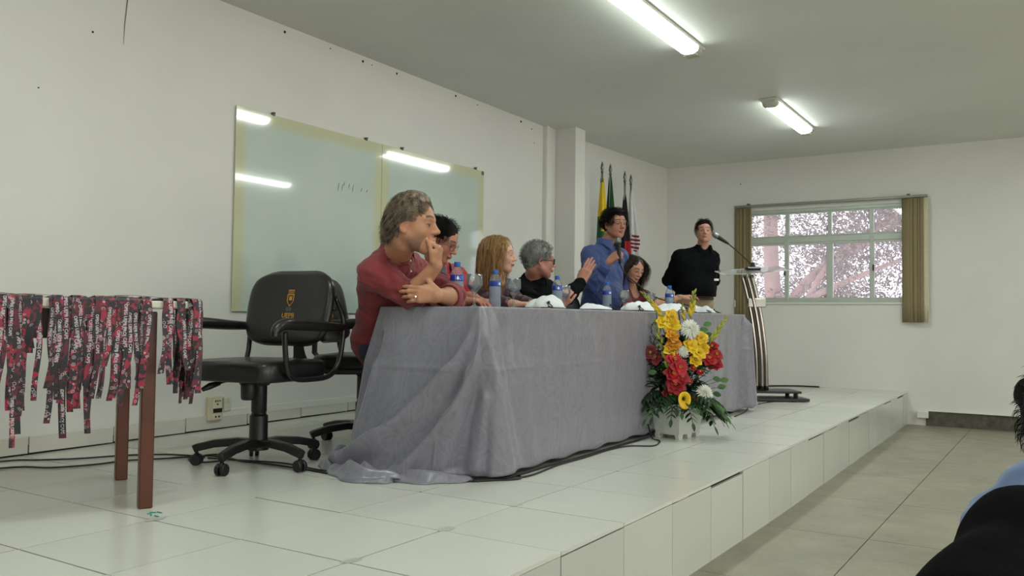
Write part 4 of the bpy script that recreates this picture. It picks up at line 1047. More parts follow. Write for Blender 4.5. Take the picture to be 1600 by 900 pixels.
# loose straps lying across the top
for k in range(9):
    s = rl.uniform(.0, .95); p = near + tn*s + td*rl.uniform(.10, .34); a = rl.uniform(-.8, .8)
    pts = catmull([Vector((-.16, -.02, .006)), Vector((-.06, .03, .016)), Vector((.05, -.02, .020)), Vector((.16, .02, .007))], 5); d_ = Matrix.Rotation(math.atan2(tn.y, tn.x)+a, 3, 'Z'); pts = [d_ @ q for q in pts]
    vs, fs, uv = ribbon(pts, [d_ @ Vector((0, 1, 0))]*len(pts), .026, .0012, rl.uniform(0, 30)); me = bpy.data.meshes.new('lanyard'); me.from_pydata(vs, [], fs); me.materials.append(M_LAN[k % 2]); lay = me.uv_layers.new(name='UVMap')
    idx = np.empty(len(me.loops), dtype=np.int32); me.loops.foreach_get('vertex_index', idx); lay.data.foreach_set('uv', np.array(uv, dtype=np.float32)[idx].ravel())
    tag(link('lanyard', me, None, (p.x, p.y, .7565)), 'loose printed lanyard lying flat on the white table top behind the hung ones', 'lanyard', 'loose lanyards on the table top')
# ---------------------------------------------------------------- flower arrangement in a white planter
fa = thing('flower_arrangement', 'white planter of red, yellow and white flowers before the tablecloth', 'flowers', (2.66, .665, zs(2.66, .665)))
M_PLANT = mat('white_planter_plastic', srgb(200, 204, 196), .45, var=.04)
ra = Vector((.535, -.845, 0)); fa_d = Vector((-.845, -.535, 0))        # across / towards the audience corner
def FP(a, z, d=0.0): return ra*a + fa_d*d + Vector((0, 0, z))
def at_px(u, v, d=0.0): return FP((u-1066)/262.0, (690-v)/262.0, d)
rotp = rotz(math.radians(-8))
b = MB()
lv = [(0.0, .125, .080), (.165, .150, .100), (.175, .158, .108), (.185, .158, .108)]
vs = []
for z, hx, hy in lv:
    for sx, sy in ((-1, -1), (1, -1), (1, 1), (-1, 1)): vs.append(rotp @ Vector((sx*hx, sy*hy, z+.025)))
b.add(vs, [(i*4+k, i*4+(k+1) % 4, (i+1)*4+(k+1) % 4, (i+1)*4+k) for i in range(3) for k in range(4)] + [(3, 2, 1, 0)])
o = b.build('planter', M_PLANT, fa); md = o.modifiers.new('t', 'SOLIDIFY'); md.thickness = .006
bv = o.modifiers.new('b', 'BEVEL'); bv.width = .004; bv.segments = 2
for sx in (-1, 0, 1):
    for sy in (-1, 1):
        b = MB(); c = rotp @ Vector((sx*.105, sy*.068, .013)); b.add([c+rotp @ Vector((x*(.020 if z < 0 else .030), y*.012, z)) for z in (-.013, .016) for x, y in ((-1, -1), (1, -1), (1, 1), (-1, 1))], [(0, 1, 2, 3), (7, 6, 5, 4), (0, 4, 5, 1), (1, 5, 6, 2), (2, 6, 7, 3), (3, 7, 4, 0)])
        b.build('planter_foot', M_PLANT, o)
b = MB(); b.box((0, 0, .185), (.27, .17, .02), rot=rotp); b.build('floral_foam', mat('green_foam', srgb(38, 62, 36), .9), fa)
def m_petal(name, c1, c2, sc=14):
    t = NT(name); t.set(color=t.mix(t.ramp(t.noise(t.coord(), sc, 3), [(.35, 0.0), (.65, 1.0)]), c1, c2), rough=.55, Subsurface_Weight=.08, Subsurface_Scale=.01); return t.m
PY = m_petal('yellow_petal', srgb(222, 170, 16), srgb(244, 212, 40)); PO = m_petal('orange_petal', srgb(214, 120, 14), srgb(236, 172, 28)); PR = m_petal('red_petal', srgb(140, 10, 24), srgb(196, 26, 44))
PDR = m_petal('dark_red_petal', srgb(82, 10, 20), srgb(128, 18, 34)); PW = m_petal('white_petal', srgb(206, 208, 196), srgb(236, 236, 226)); PG = m_petal('bud_green', srgb(112, 124, 44), srgb(168, 168, 66)); PYB = m_petal('bud_yellow', srgb(170, 156, 36), srgb(214, 186, 44))
LG = m_petal('dark_leaf', srgb(12, 34, 18), srgb(30, 64, 30), 8); LG2 = m_petal('mid_leaf', srgb(30, 70, 36), srgb(70, 118, 54), 8); LT = mat('twig', srgb(48, 44, 38), .8)
rf = random.Random(77)
base_pt = lambda a: FP(a*.25, .19, -.01)
def basis(n, roll=0.0):
    n = Vector(n).normalized(); x = n.orthogonal().normalized(); x = Matrix.Rotation(roll, 3, n) @ x; return x, n.cross(x), n
def petal(b, c, x, y, n, ang, L, w, cup, tip=.3, ruff=.0, segs=6):
    """one petal leaving c in the direction ang around n, curling by cup"""
    dr = x*math.cos(ang)+y*math.sin(ang); sd = n.cross(dr); rows = []
    for i in range(segs+1):
        f = i/segs; th = cup[0]+(cup[1]-cup[0])*f; p = c + dr*(L*f*math.cos(th*.6)) + n*(L*f*math.sin(th*.6)); ww = w*(math.sin(PI*min(1, (f*(1-tip*.35)+.10)))**.75)
        for s in (-1, 0, 1): rows.append(p + sd*ww*s + n*(abs(s)*ww*.35 + ruff*math.sin(f*14+s*2+ang*3)*L))
    b.add(rows, [(i*3+k, i*3+k+1, (i+1)*3+k+1, (i+1)*3+k) for i in range(segs) for k in (0, 1)])
def stem(b, p, r=.0028, a=None):
    q = base_pt(rf.uniform(-.3, .3) if a is None else a); b.tube(bez(q, q+Vector((0, 0, .5*(p.z-q.z))), p-(p-q)*.25, p, 7), r, 5)
def open_flower(name, m, u, v, d, R_, face, n=6, m2=None, label=None):
    c = at_px(u, v, d); x, y, nn = basis(face, rf.uniform(0, 6)); b = MB()
    for k in range(n): petal(b, c, x, y, nn, 2*PI*k/n+rf.uniform(-.15, .15), R_*(1.0 if k % 2 else .92), R_*.47, (.95, .15+rf.uniform(-.2, .3)), .3, .02)
    for k in range(n//2): petal(b, c+nn*.004, x, y, nn, 2*PI*k/(n//2)+.5, R_*.66, R_*.34, (1.3, .8), .3, .02)
    o = b.build(name, m, fa, True)
    b = MB()
    for k in range(5):
        q = c+nn*R_*.15; e = c+nn*R_*.55+x*R_*.12*math.cos(k*1.25)+y*R_*.12*math.sin(k*1.25); b.tube([q, e], .0012, 4); b.ball(e, .003, 6, 4)
    b.build('stamens', m2 or PYB, o)
    b = MB(); stem(b, c-nn*.01); b.build('stem', LG2, o); return o
cam_f = (fa_d*.9+Vector((0, 0, .35)))
def glad(name, m, pts, R_, dsp, face_out=.5):
    """gladiolus: a column of ruffled open flowers"""
    for i, (u, v, d) in enumerate(pts):
        f = cam_f + ra*rf.uniform(-.6, .6)*face_out + Vector((0, 0, rf.uniform(-.3, .3))); open_flower(name, m, u, v, d, R_*rf.uniform(.95, 1.2), f, 6)
glad('red_gladiolus_bloom', PR, [(1052, 566, .13), (1060, 578, .14), (1050, 590, .14), (1063, 594, .13), (1057, 606, .13)], .062, .02)
glad('red_gladiolus_bloom', PR, [(1118, 548, .04), (1124, 560, .03), (1112, 566, .05), (1123, 575, .03)], .048, .02)
glad('dark_red_bloom', PDR, [(1018, 556, .08), (1026, 563, .07), (1012, 562, .06)], .046, .02)
glad('dark_red_bloom', PDR, [(1046, 622, .10), (1040, 632, .09), (1052, 636, .10)], .050, .02)
glad('small_red_bloom', PR, [(1084, 579, .11), (1096, 586, .10), (1080, 558, .10), (1083, 626, .13), (1078, 600, .12)], .022, .02)
glad('yellow_lily', PY, [(1037, 510, .08), (1050, 500, .08), (1052, 514, .10)], .050, .02)
glad('orange_lily', PO, [(1050, 530, .12), (1053, 542, .12)], .046, .02)
glad('yellow_lily', PY, [(1092, 556, .12), (1080, 545, .12), (1087, 568, .12), (1098, 533, .08), (1100, 548, .09), (1048, 552, .12)], .046, .02)
def mum(u, v, d, R_, face):
    c = at_px(u, v, d); x, y, nn = basis(face, rf.uniform(0, 6)); b = MB()
    for lay, (n, cup, LL_) in enumerate(((26, (.15, -.25), 1.0), (24, (.5, .1), .92), (20, (.9, .5), .76), (14, (1.3, 1.0), .55), (9, (1.7, 1.6), .38))):
        for k in range(n): petal(b, c+nn*.003*lay, x, y, nn, 2*PI*(k+.5*(lay % 2))/n+rf.uniform(-.08, .08), R_*LL_*rf.uniform(.88, 1.05), R_*.085, cup, .2, .0, 4)
    o = b.build('white_chrysanthemum', PW, fa, True); b = MB(); b.ball(c+nn*R_*.1, (R_*.13,)*3, 10, 6); b.build('flower_centre', PYB, o); b = MB(); stem(b, c-nn*.01); b.build('stem', LG2, o)
mum(1079, 518, .12, .070, cam_f+ra*.15); mum(1067, 553, .13, .042, cam_f-ra*.2); mum(1100, 616, .16, .060, cam_f+ra*.35+Vector((0, 0, .25)))
# yellow calla
c = at_px(1065, 625, .19); b = MB(); x, y, nn = basis(cam_f+ra*.1)
up = Vector((0, 0, 1)); sdv = ra
vs = []
for i in range(9):
    for k in range(17):
        a = -PI+2*PI*k/16; r = .008+.036*(i/8)**1.2*(1+.45*max(0, math.cos(a-PI))**3); vs.append(c + sdv*math.sin(a)*r*.85 + up*math.cos(a)*r + fa_d*(.045*(i/8)**.7 - .01*(i/8)**3))
b.add(vs, [(i*17+k, i*17+k+1, (i+1)*17+k+1, (i+1)*17+k) for i in range(8) for k in range(16)]); o = b.build('yellow_calla', PY, fa, True); md = o.modifiers.new('t', 'SOLIDIFY'); md.thickness = .0015
b = MB(); b.tube([c, c+fa_d*.045+up*.004], [.006, .004], 8); b.build('spadix', mat('calla_spadix', srgb(70, 50, 26), .7), o)
# bud spikes
def spike(p0, p1, n, mats, s=1.0):
    a, c = at_px(*p0), at_px(*p1); ax = (c-a).normalized(); b = MB(); b.tube([base_pt(0), a-ax*.05, a, c], [.004, .004, .0035, .002], 6); o = b.build('gladiolus_stem', LG2, fa, True)
    for k in range(n):
        f = k/(n-1); p = a.lerp(c, f); side = (ra*(1 if k % 2 else -1)*.5+fa_d*.3); L = (.050-.022*f)*s; w = (.0115-.005*f)*s; d = (ax*.85+side*.55).normalized()
        b = MB(); b.tube([p, p+d*L*.25, p+d*L*.55, p+d*L*.85, p+d*L+ax*.004], [w*.35, w*.9, w, w*.6, w*.12], 7); b.build('bud', mats[0] if f < .55 else mats[1], o, True)
spike((1040, 500, .06), (1010, 464, .02), 11, (PYB, PG)); spike((1084, 500, .04), (1090, 462, .02), 8, (PYB, PG), 1.15); spike((1114, 540, .05), (1140, 503, .02), 9, (PG, PG), 1.1)
spike((1047, 582, .12), (1026, 512, .08), 10, (PG, PG), 1.2); spike((1074, 505, .05), (1071, 484, .03), 4, (PYB, PG), .9)
# leaves
def leaf(b, p, d, L, w, droop=.3, nrm=None):
    d = Vector(d).normalized(); s = d.cross(Vector((0, 0, 1))).normalized() if nrm is None else d.cross(Vector(nrm)).normalized(); rows = []; n = 6
    for i in range(n+1):
        f = i/n; q = p + d*L*f - Vector((0, 0, droop*L*f*f)); ww = w*math.sin(PI*min(1, f*.93+.05))**.8
        for k in (-1, 0, 1): rows.append(q + s*ww*k + Vector((0, 0, -abs(k)*ww*.0+ (0 if k else -ww*.25))))
    b.add(rows, [(i*3+k, i*3+k+1, (i+1)*3+k+1, (i+1)*3+k) for i in range(n) for k in (0, 1)])
def fern(p, d, L, m, n=9, droop=.55, w=.011, ll=.075):
    d = Vector(d).normalized(); s = d.cross(Vector((0, 0, 1))).normalized(); pts = [p + d*L*(i/8) - Vector((0, 0, droop*L*(i/8)**2)) for i in range(9)]
    b = MB(); b.tube(pts, .002, 4)
    for k in range(1, n):
        f = k/n; i = min(int(f*8), 7); q = pts[i].lerp(pts[i+1], f*8-i); t = (pts[i+1]-pts[i]).normalized(); l = ll*math.sin(PI*(.12+.80*f))**.7*L/.2
        for sg in (-1, 1): leaf(b, q, t*.55+s*sg*.9+Vector((0, 0, rf.uniform(-.15, .1))), l*rf.uniform(.8, 1.1), w, .25)
    leaf(b, pts[-1], (pts[-1]-pts[-2]), ll*.6, w, .2); o = b.build('fern_frond', m, fa, False); md = o.modifiers.new('t', 'SOLIDIFY'); md.thickness = .0012; return o
for k in range(30):
    a = -PI*.08 + (PI*1.16)*k/29; d = ra*math.cos(a)*(1 if k % 2 else .95) + fa_d*math.sin(a)*.9; z = .215+rf.uniform(0, .06)
    fern(FP(.08*math.cos(a), z, .06*math.sin(a)), d+Vector((0, 0, rf.uniform(.1, .5))), rf.uniform(.15, .23)*(1.1 if abs(math.cos(a)) > .5 else .85), LG if k % 3 else LG2, 8, rf.uniform(.5, .95))
for k in range(110):
    a = rf.uniform(-.1, PI+.1); z = rf.uniform(.24, .60); b = MB(); p = FP(.12*math.cos(a)*rf.uniform(.2, 1.2), z, rf.uniform(-.04, .07))
    for j in range(5): leaf(b, p, ra*math.cos(a+rf.uniform(-.7, .7))+fa_d*rf.uniform(.1, .9)+Vector((0, 0, rf.uniform(-.1, .9))), rf.uniform(.06, .12), rf.uniform(.010, .018), rf.uniform(.1, .5))
    o = b.build('leaf_cluster', LG if k % 4 else LG2, fa, False); md = o.modifiers.new('t', 'SOLIDIFY'); md.thickness = .001
for (u, v, d) in ((1126, 597, .02), (1138, 600, .02), (1133, 611, .03), (1112, 512, .0), (1105, 519, .02), (1114, 526, .01), (1106, 530, .03), (1020, 588, .1), (1126, 620, .02)):
    b = MB(); c = at_px(u, v, d); q = base_pt(.2); b.tube(bez(q, q+Vector((0, 0, .1)), c-ra*.03, c, 5), .0015, 4)
    leaf(b, c-ra*.02, ra+Vector((0, 0, rf.uniform(-.2, .4))), .052, .018, .1, fa_d+Vector((0, 0, .5))); o = b.build('round_leaf', LG2, fa); md = o.modifiers.new('t', 'SOLIDIFY'); md.thickness = .001
for k in range(7):
    p = base_pt(-.3); pts = [p]; 
    tgt = at_px(1000+k*5, 488+rf.uniform(-6, 25), .02); q = at_px(1022+k*2, 575, .04); pts += [q]
    for i in range(1, 8): f = i/8; pts.append(q.lerp(tgt, f)+ra*.022*math.sin(f*11+k*2)+fa_d*.015*math.cos(f*9+k))
    pts.append(tgt+ra*.02); b = MB(); b.tube(catmull(pts, 4), .0022, 5); b.build('curly_twig', LT, fa, True)
b = MB()
pts = [at_px(1050+9*math.cos(k*1.25)*(1 if k % 2 else .8), 528+k*2.1, .19) for k in range(14)]; b.tube(catmull(pts, 4), .0016, 5); b.build('wire_coil', M_BLACK, fa, True)
for k in range(10):
    u, v = rf.uniform(995, 1015), rf.uniform(520, 600); b = MB(); q = base_pt(-.3); c = at_px(u, v, .03); b.tube(bez(q, q+Vector((0, 0, .12)), c+ra*.05, c, 6), .0014, 4)
    for j in range(6): leaf(b, c+ra*rf.uniform(0, .05)-Vector((0, 0, rf.uniform(0, .08))), -ra*rf.uniform(.2, 1)+Vector((0, 0, rf.uniform(-.3, .9)))+fa_d*rf.uniform(-.3, .5), .045, .0035, .1)
    b.build('fine_sprig', LG, fa)
# ---------------------------------------------------------------- figures: signed-distance bodies turned into one surface each
def V3(a): return np.array(a, dtype=np.float32)
def unit(v): v = np.array(v, float); return v/(np.linalg.norm(v)+1e-12)
class Sdf:
    def __init__(s, lo, hi, h):
        s.h = h; s.lo = np.array(lo, float); n = np.ceil((np.array(hi)-s.lo)/h).astype(int)+1; s.n = n
        s.ax = [(s.lo[i]+h*np.arange(n[i])).astype(np.float32) for i in range(3)]; s.D = np.full(n, 1.0, np.float32)
    def win(s, lo, hi):
        a = [max(0, int((lo[i]-s.lo[i])/s.h)) for i in range(3)]; b = [min(s.n[i], int((hi[i]-s.lo[i])/s.h)+2) for i in range(3)]
        if any(b[i] <= a[i] for i in range(3)): return None
        sl = tuple(slice(a[i], b[i]) for i in range(3))
        return sl, s.ax[0][sl[0]][:, None, None], s.ax[1][sl[1]][None, :, None], s.ax[2][sl[2]][None, None, :]
    def put(s, sl, d, k, op='u'):
        A = s.D[sl]
        if op == 'u':
            if k <= 0: s.D[sl] = np.minimum(A, d)
            else: h = np.clip(.5+.5*(A-d)/k, 0, 1); s.D[sl] = A*(1-h)+d*h - k*h*(1-h)
        else:
            d = -d; h = np.clip(.5-.5*(A-d)/k, 0, 1); s.D[sl] = A*(1-h)+d*h + k*h*(1-h)
    def cone(s, a, b, ra, rb, k=.02, op='u', flat=None):
        """capsule tapering from ra to rb; flat=(axis, factor) squashes the section along an axis"""
        a = np.array(a, float); b = np.array(b, float); m = max(ra, rb)+k+.02
        w = s.win(np.minimum(a, b)-m, np.maximum(a, b)+m)
        if w is None: return
        sl, X, Y, Z = w; ba = b-a; L2 = float(ba@ba)+1e-12
        px, py, pz = X-a[0], Y-a[1], Z-a[2]; t = np.clip((px*ba[0]+py*ba[1]+pz*ba[2])/L2, 0, 1)
        qx, qy, qz = px-t*ba[0], py-t*ba[1], pz-t*ba[2]
        if flat is not None:
            f = unit(flat[0]); e = (qx*f[0]+qy*f[1]+qz*f[2])*(1/flat[1]-1); qx, qy, qz = qx+e*f[0], qy+e*f[1], qz+e*f[2]
        d = np.sqrt(qx*qx+qy*qy+qz*qz) - (ra+(rb-ra)*t)
        if flat is not None: d = d*min(1.0, flat[1]*1.15)
        s.put(sl, d, k, op)
    def ell(s, c, r, M=None, k=.02, op='u'):
        c = np.array(c, float); r = np.array(r, float); m = r.max()+k+.02; w = s.win(c-m, c+m)
        if w is None: return
        sl, X, Y, Z = w; X, Y, Z = X-c[0], Y-c[1], Z-c[2]
        if M is not None: X, Y, Z = (M[0, 0]*X+M[1, 0]*Y+M[2, 0]*Z), (M[0, 1]*X+M[1, 1]*Y+M[2, 1]*Z), (M[0, 2]*X+M[1, 2]*Y+M[2, 2]*Z)
        k0 = np.sqrt((X/r[0])**2+(Y/r[1])**2+(Z/r[2])**2); k1 = np.sqrt((X/r[0]**2)**2+(Y/r[1]**2)**2+(Z/r[2]**2)**2)+1e-6
        s.put(sl, k0*(k0-1)/k1, k, op)
    def cut(s, p, n, k=.006):
        """keep the side of the plane against n"""
        X, Y, Z = s.ax[0][:, None, None], s.ax[1][None, :, None], s.ax[2][None, None, :]; n = unit(n)
        d = (X-p[0])*n[0]+(Y-p[1])*n[1]+(Z-p[2])*n[2]
        h = np.clip(.5-.5*(s.D-d)/k, 0, 1); s.D = (s.D*(1-h)+d*h + k*h*(1-h)).astype(np.float32)
    def ripple(s, amp, sc, seed, near=None, stretch=(1, 1, 1)):
        rg = np.random.RandomState(seed); X, Y, Z = s.ax[0][:, None, None], s.ax[1][None, :, None], s.ax[2][None, None, :]; a = 0
        for o in range(4):
            v = rg.normal(size=3)*np.array(stretch); v = v/np.linalg.norm(v)*sc*(1+.6*o); w = rg.normal(size=3); w = w/np.linalg.norm(w)*sc*.6
            a = a + np.sin(v[0]*X+v[1]*Y+v[2]*Z+rg.rand()*6 + 1.3*np.sin(w[0]*X+w[1]*Y+w[2]*Z+rg.rand()*6))/(1+.6*o)
        a = np.abs(a)**.8*np.sign(a)*amp*.5
        if near is not None:
            q = 0
            for p, r in near: q = np.maximum(q, np.exp(-(((X-p[0])**2+(Y-p[1])**2+(Z-p[2])**2)/r**2)))
            a = a*(.45+q*1.0)
        s.D = (s.D + a).astype(np.float32)
    def mesh(s):
        D = s.D; S = D < 0; n = D.shape; h = s.h
        c = S[:-1, :-1, :-1].astype(np.int8)
        for dx in (0, 1):
            for dy in (0, 1):
                for dz in (0, 1):
                    if dx or dy or dz: c = c + S[dx:n[0]-1+dx, dy:n[1]-1+dy, dz:n[2]-1+dz]
        act = (c > 0) & (c < 8); I = np.argwhere(act); idx = np.full(act.shape, -1, np.int32); idx[tuple(I.T)] = np.arange(len(I))
        val = {}
        for dx in (0, 1):
            for dy in (0, 1):
                for dz in (0, 1): val[(dx, dy, dz)] = D[I[:, 0]+dx, I[:, 1]+dy, I[:, 2]+dz]
        acc = np.zeros((len(I), 3)); cnt = np.zeros(len(I))
        ks = list(val)
        for a in ks:
            for b in ks:
                if sum(abs(a[i]-b[i]) for i in range(3)) == 1 and a < b:
                    va, vb = val[a], val[b]; m = (va < 0) != (vb < 0); t = np.where(m, va/(va-vb+1e-12), 0)
                    for i in range(3): acc[:, i] += np.where(m, a[i]+t*(b[i]-a[i]), 0)
                    cnt += m
        P = s.lo + h*(I + acc/np.maximum(cnt, 1)[:, None])
        F = []
        for ax in range(3):
            o = [0, 1, 2]; o.remove(ax); u, v = o
            A = np.take(S, range(0, n[ax]-1), ax); B = np.take(S, range(1, n[ax]), ax)
            E = np.argwhere(A != B); E = E[(E[:, u] > 0) & (E[:, v] > 0) & (E[:, u] < n[u]-1) & (E[:, v] < n[v]-1)]
            q = []
            for du, dv in ((-1, -1), (0, -1), (0, 0), (-1, 0)):
                J = E.copy(); J[:, u] += du; J[:, v] += dv; q.append(idx[J[:, 0], J[:, 1], J[:, 2]])
            q = np.stack(q, 1); ins = A[tuple(E.T)]
            if ax == 1: ins = ~ins
            q[~ins] = q[~ins][:, ::-1]; F.append(q)
        return P, np.concatenate(F)
def mesh_from(name, P, F, mats, smooth=True, colors=None, relax=1):
    if relax and len(P):
        for _ in range(relax):
            acc = np.zeros_like(P); cnt = np.zeros(len(P))
            for a in range(4):
                b_ = (a+1) % 4; np.add.at(acc, F[:, a], P[F[:, b_]]); np.add.at(cnt, F[:, a], 1); np.add.at(acc, F[:, b_], P[F[:, a]]); np.add.at(cnt, F[:, b_], 1)
            P = P*.45 + acc/np.maximum(cnt, 1)[:, None]*.55
    me = bpy.data.meshes.new(name); me.vertices.add(len(P)); me.vertices.foreach_set('co', P.astype(np.float32).ravel())
    me.loops.add(F.size); me.loops.foreach_set('vertex_index', F.astype(np.int32).ravel()); me.polygons.add(len(F)); me.polygons.foreach_set('loop_start', np.arange(0, F.size, 4, dtype=np.int32)); me.polygons.foreach_set('loop_total', np.full(len(F), 4, np.int32))
    me.polygons.foreach_set('use_smooth', np.ones(len(F), bool)); me.update(calc_edges=True); me.validate()
    for m in (mats if isinstance(mats, (list, tuple)) else [mats]): me.materials.append(m)
    if colors is not None:
        at_ = me.color_attributes.new('tone', 'FLOAT_COLOR', 'POINT'); cc = np.ones((len(P), 4), np.float32); cc[:, :3] = colors(P); at_.data.foreach_set('color', cc.ravel())
    return me
def m_skin():
    t = NT('skin'); a = t.n('ShaderNodeVertexColor', layer_name='tone'); co = t.coord()
    v = t.ramp(t.noise(co, 30, 4, .6), [(.3, .93), (.7, 1.05)])
    t.set(color=t.mix(1.0, a.outputs[0], v, 'MULTIPLY'), rough=.5, Subsurface_Weight=.12, Subsurface_Scale=.01); t.b.inputs['Subsurface Radius'].default_value = (1.0, .35, .2)
    t.bump(t.noise(co, 400, 3), .06, .001); return t.m
M_SKIN = m_skin()
def m_fabric(name, c, rough=.75, var=.1, pat=None, bs=.22, weave=900):
    t = NT(name); co = t.coord(); f = t.ramp(t.noise(co, 7, 4), [(.3, 0.0), (.7, 1.0)]); col = t.mix(f, tuple(x*(1-var) for x in c), tuple(x*(1+var) for x in c))
    if pat: 
        v = t.n('ShaderNodeTexVoronoi'); v.inputs['Scale'].default_value = 30; t.l(co, v.inputs['Vector']); sp = t.ramp(t.noise(co, 34, 2, .5, .8), [(.60, 0.0), (.66, 1.0)]); col = t.mix(t.math('MULTIPLY', sp, .75), col, pat)
    t.set(color=col, rough=rough, Sheen_Weight=.15 if max(c) > .02 else 0.0, Specular_IOR_Level=.5 if max(c) > .02 else .08)
    t.bump(t.math('ADD', t.noise(co, 15, 5, .6, .6), t.math('MULTIPLY', t.noise(co, weave, 1), .05)), bs, .012); return t.m
class Frame:
    """head frame: origin at the head centre, x face, y left, z up; scale s"""
    def __init__(s, o, face, up=(0, 0, 1), sc=1.0, tilt=0.0):
        s.o = np.array(o, float); x = unit(face); z = unit(np.array(up, float)-x*np.dot(up, x)); y = np.cross(z, x)
        if tilt: y, z = y*math.cos(tilt)+z*math.sin(tilt), z*math.cos(tilt)-y*math.sin(tilt)
        s.R = np.stack([x, y, z], 1); s.s = sc
    def w(s, p): return s.o + s.s*(s.R @ np.array(p, float))
    def loc(s, P): return ((P-s.o)@s.R)/s.s
def head_sdf(S, f, fem=False, jaw=1.0, nose=1.0, mouth=0.0, lean=0.0, skull=(-.015, .089)):
    e = lambda c, r, k=.02, op='u', M=None: S.ell(f.w(c), np.array(r)*f.s, f.R if M is None else f.R@M, k*f.s, op)
    c = lambda a, b, ra, rb, k=.015, op='u': S.cone(f.w(a), f.w(b), ra*f.s, rb*f.s, k*f.s, op)
    e((skull[0], 0, .035), (skull[1], .073, .082), .01)
    e((.022, 0, .010), (.068, .066, .082), .03)
    e((.028, 0, -.045), (.056, .052*jaw, .058), .03)
    for y in (-1, 1):
        c((-.005, y*.052*jaw, -.045), (.055, y*.018, -.088), .018, .014, .03)      # jaw line
        e((.048, y*.036, -.022), (.026, .022, .024), .02)                             # cheek
        c((.082, y*.012, .026), (.070, y*.046, .026), .009, .009, .014)               # brow
        e((.091, y*.032, .004), (.016, .017, .011), .012, 's')                         # eye socket
    c((.066, 0, -.090), (.062, 0, -.098), .016*jaw, .015*jaw, .02)                    # chin
    c((.083, 0, .020), (.104*1, 0, -.018), .008, .0085*nose, .010); e((.107, 0, -.024), (.012*nose, .0105, .009), None or .008)
    for y in (-1, 1): e((.096, y*.012, -.028), (.010, .0075, .0075), .006)
    e((.104, .006, -.034), (.004, .003, .002), .003, 's'); e((.104, -.006, -.034), (.004, .003, .002), .003, 's')
    c((.089, -.016, -.054), (.089, .016, -.054), .006, .006, .008); e((.094, 0, -.052), (.008, .013, .005), .006)
    e((.091, 0, -.063), (.009, .015, .0055), .006)
    if mouth > 0: e((.100, 0, -.058), (.012, .016, .003+.006*mouth), .004, 's')
    else: c((.1025, -.017, -.0575), (.1025, .017, -.0575), .0022, .0022, .003, 's')
    for y in (-1, 1):
        M = np.array(Matrix.Rotation(y*-.35, 3, 'Z') @ Matrix.Rotation(.15, 3, 'Y'))
        e((-.008, y*.078, -.006), (.017, .0065, .030), .006, 'u', M); e((-.004, y*.0835, -.004), (.0095, .0045, .018), .004, 's', M); e((-.002, y*.076, -.030), (.007, .006, .008), .006)
        c((.0775, y*.020, .0075), (.0745, y*.044, .0070), .0068, .006, .005)            # upper lid
        c((.0765, y*.022, -.0065), (.0735, y*.042, -.0060), .0055, .005, .005)          # lower lid
def skin_tone(f, base, beard=None, lips=srgb(150, 96, 84), brows=(.08, .06, .05), shirt=None, excl=()):
    base = np.array(base)
    def fn(P):
        L = f.loc(P); col = np.tile(base, (len(P), 1)).astype(float); near = (np.abs(L) < .16).all(1)
        for e_, r_ in excl: near = near & (np.linalg.norm(P-np.array(e_), axis=1) > r_)
        x, y, z = L[:, 0], L[:, 1], L[:, 2]
        g = lambda cx, cy, cz, rx, ry, rz: np.exp(-(((x-cx)/rx)**2+((np.abs(y)-cy)/ry)**2+((z-cz)/rz)**2))*near
        def mixin(w, c): nonlocal col; w = np.clip(w, 0, 1)[:, None]; col = col*(1-w)+np.array(c)*w
        mixin(g(.07, .036, -.022, .03, .02, .018)*.35, base*np.array([1.08, .78, .74])); mixin(g(.11, 0, -.022, .014, .012, .012)*.35, base*np.array([1.05, .75, .70]))
        mixin(g(.0, .082, -.004, .03, .012, .035)*.4, base*np.array([1.0, .68, .62]))
        mixin(g(.082, .032, -.004, .02, .018, .010)*.55, base*np.array([.60, .46, .43]))  # eye sockets darkened: shade put into the skin colour
        w = ((np.abs(z+.058) < .0095-.22*np.abs(y)) & (x > .082) & (np.abs(y) < .023) & near)*.75; mixin(w*1.0, lips)
        w = np.clip(1-np.abs(z-(.0315+.004*np.cos((np.abs(y)-.03)*70)))/.0062, 0, 1)*((np.abs(y) > .011) & (np.abs(y) < .053) & (x > .05) & near); mixin(np.clip(w*2.2, 0, 1)*.95, brows)
        mixin(np.exp(-((z-.0035-.0)/.0030)**2)*(np.abs(np.abs(y)-.032) < .014)*(x > .068)*near*.8, np.array(brows)*.6)
        if beard is not None:
            bc, bw = beard; m1 = np.clip(1-np.abs(z+.047)/.009, 0, 1)*(x > .078)*(np.abs(y) < .032); m2 = ((z < -.068) & (x > .035))*1.0; m3 = np.clip((-.03-z)/.03, 0, 1)*(x < .075)*np.clip((x+.01)/.02, 0, 1)
            w = np.clip(m1+m2*np.clip((-.062-z)/.02, 0, 1)+m3*.8, 0, 1)*near*(z > -.135)*bw; w = w*(.75+.25*np.sin(x*900)*np.sin(y*870)*np.sin(z*910)); mixin(w, bc)
        return np.clip(col, 0, 1)
    return fn
M_EYEW = mat('eye_white', srgb(168, 156, 148), .3, var=.02); M_IRIS = mat('dark_iris', srgb(34, 22, 16), .15)
def eyes(f, parent, look=(1, 0, 0), closed=0):
    for y in (-1, 1):
        b = MB(); c = Vector(f.w((.0700, y*.0315, .000))); R_ = Matrix(f.R.tolist()); b.ball(c, .0118*f.s, 16, 10); b.mi = 1
        d = (R_ @ Vector(look)).normalized(); b.ball(c + d*.0072*f.s, .0062*f.s, 12, 8); b.build('eye', [M_EYEW, M_IRIS], parent, True)
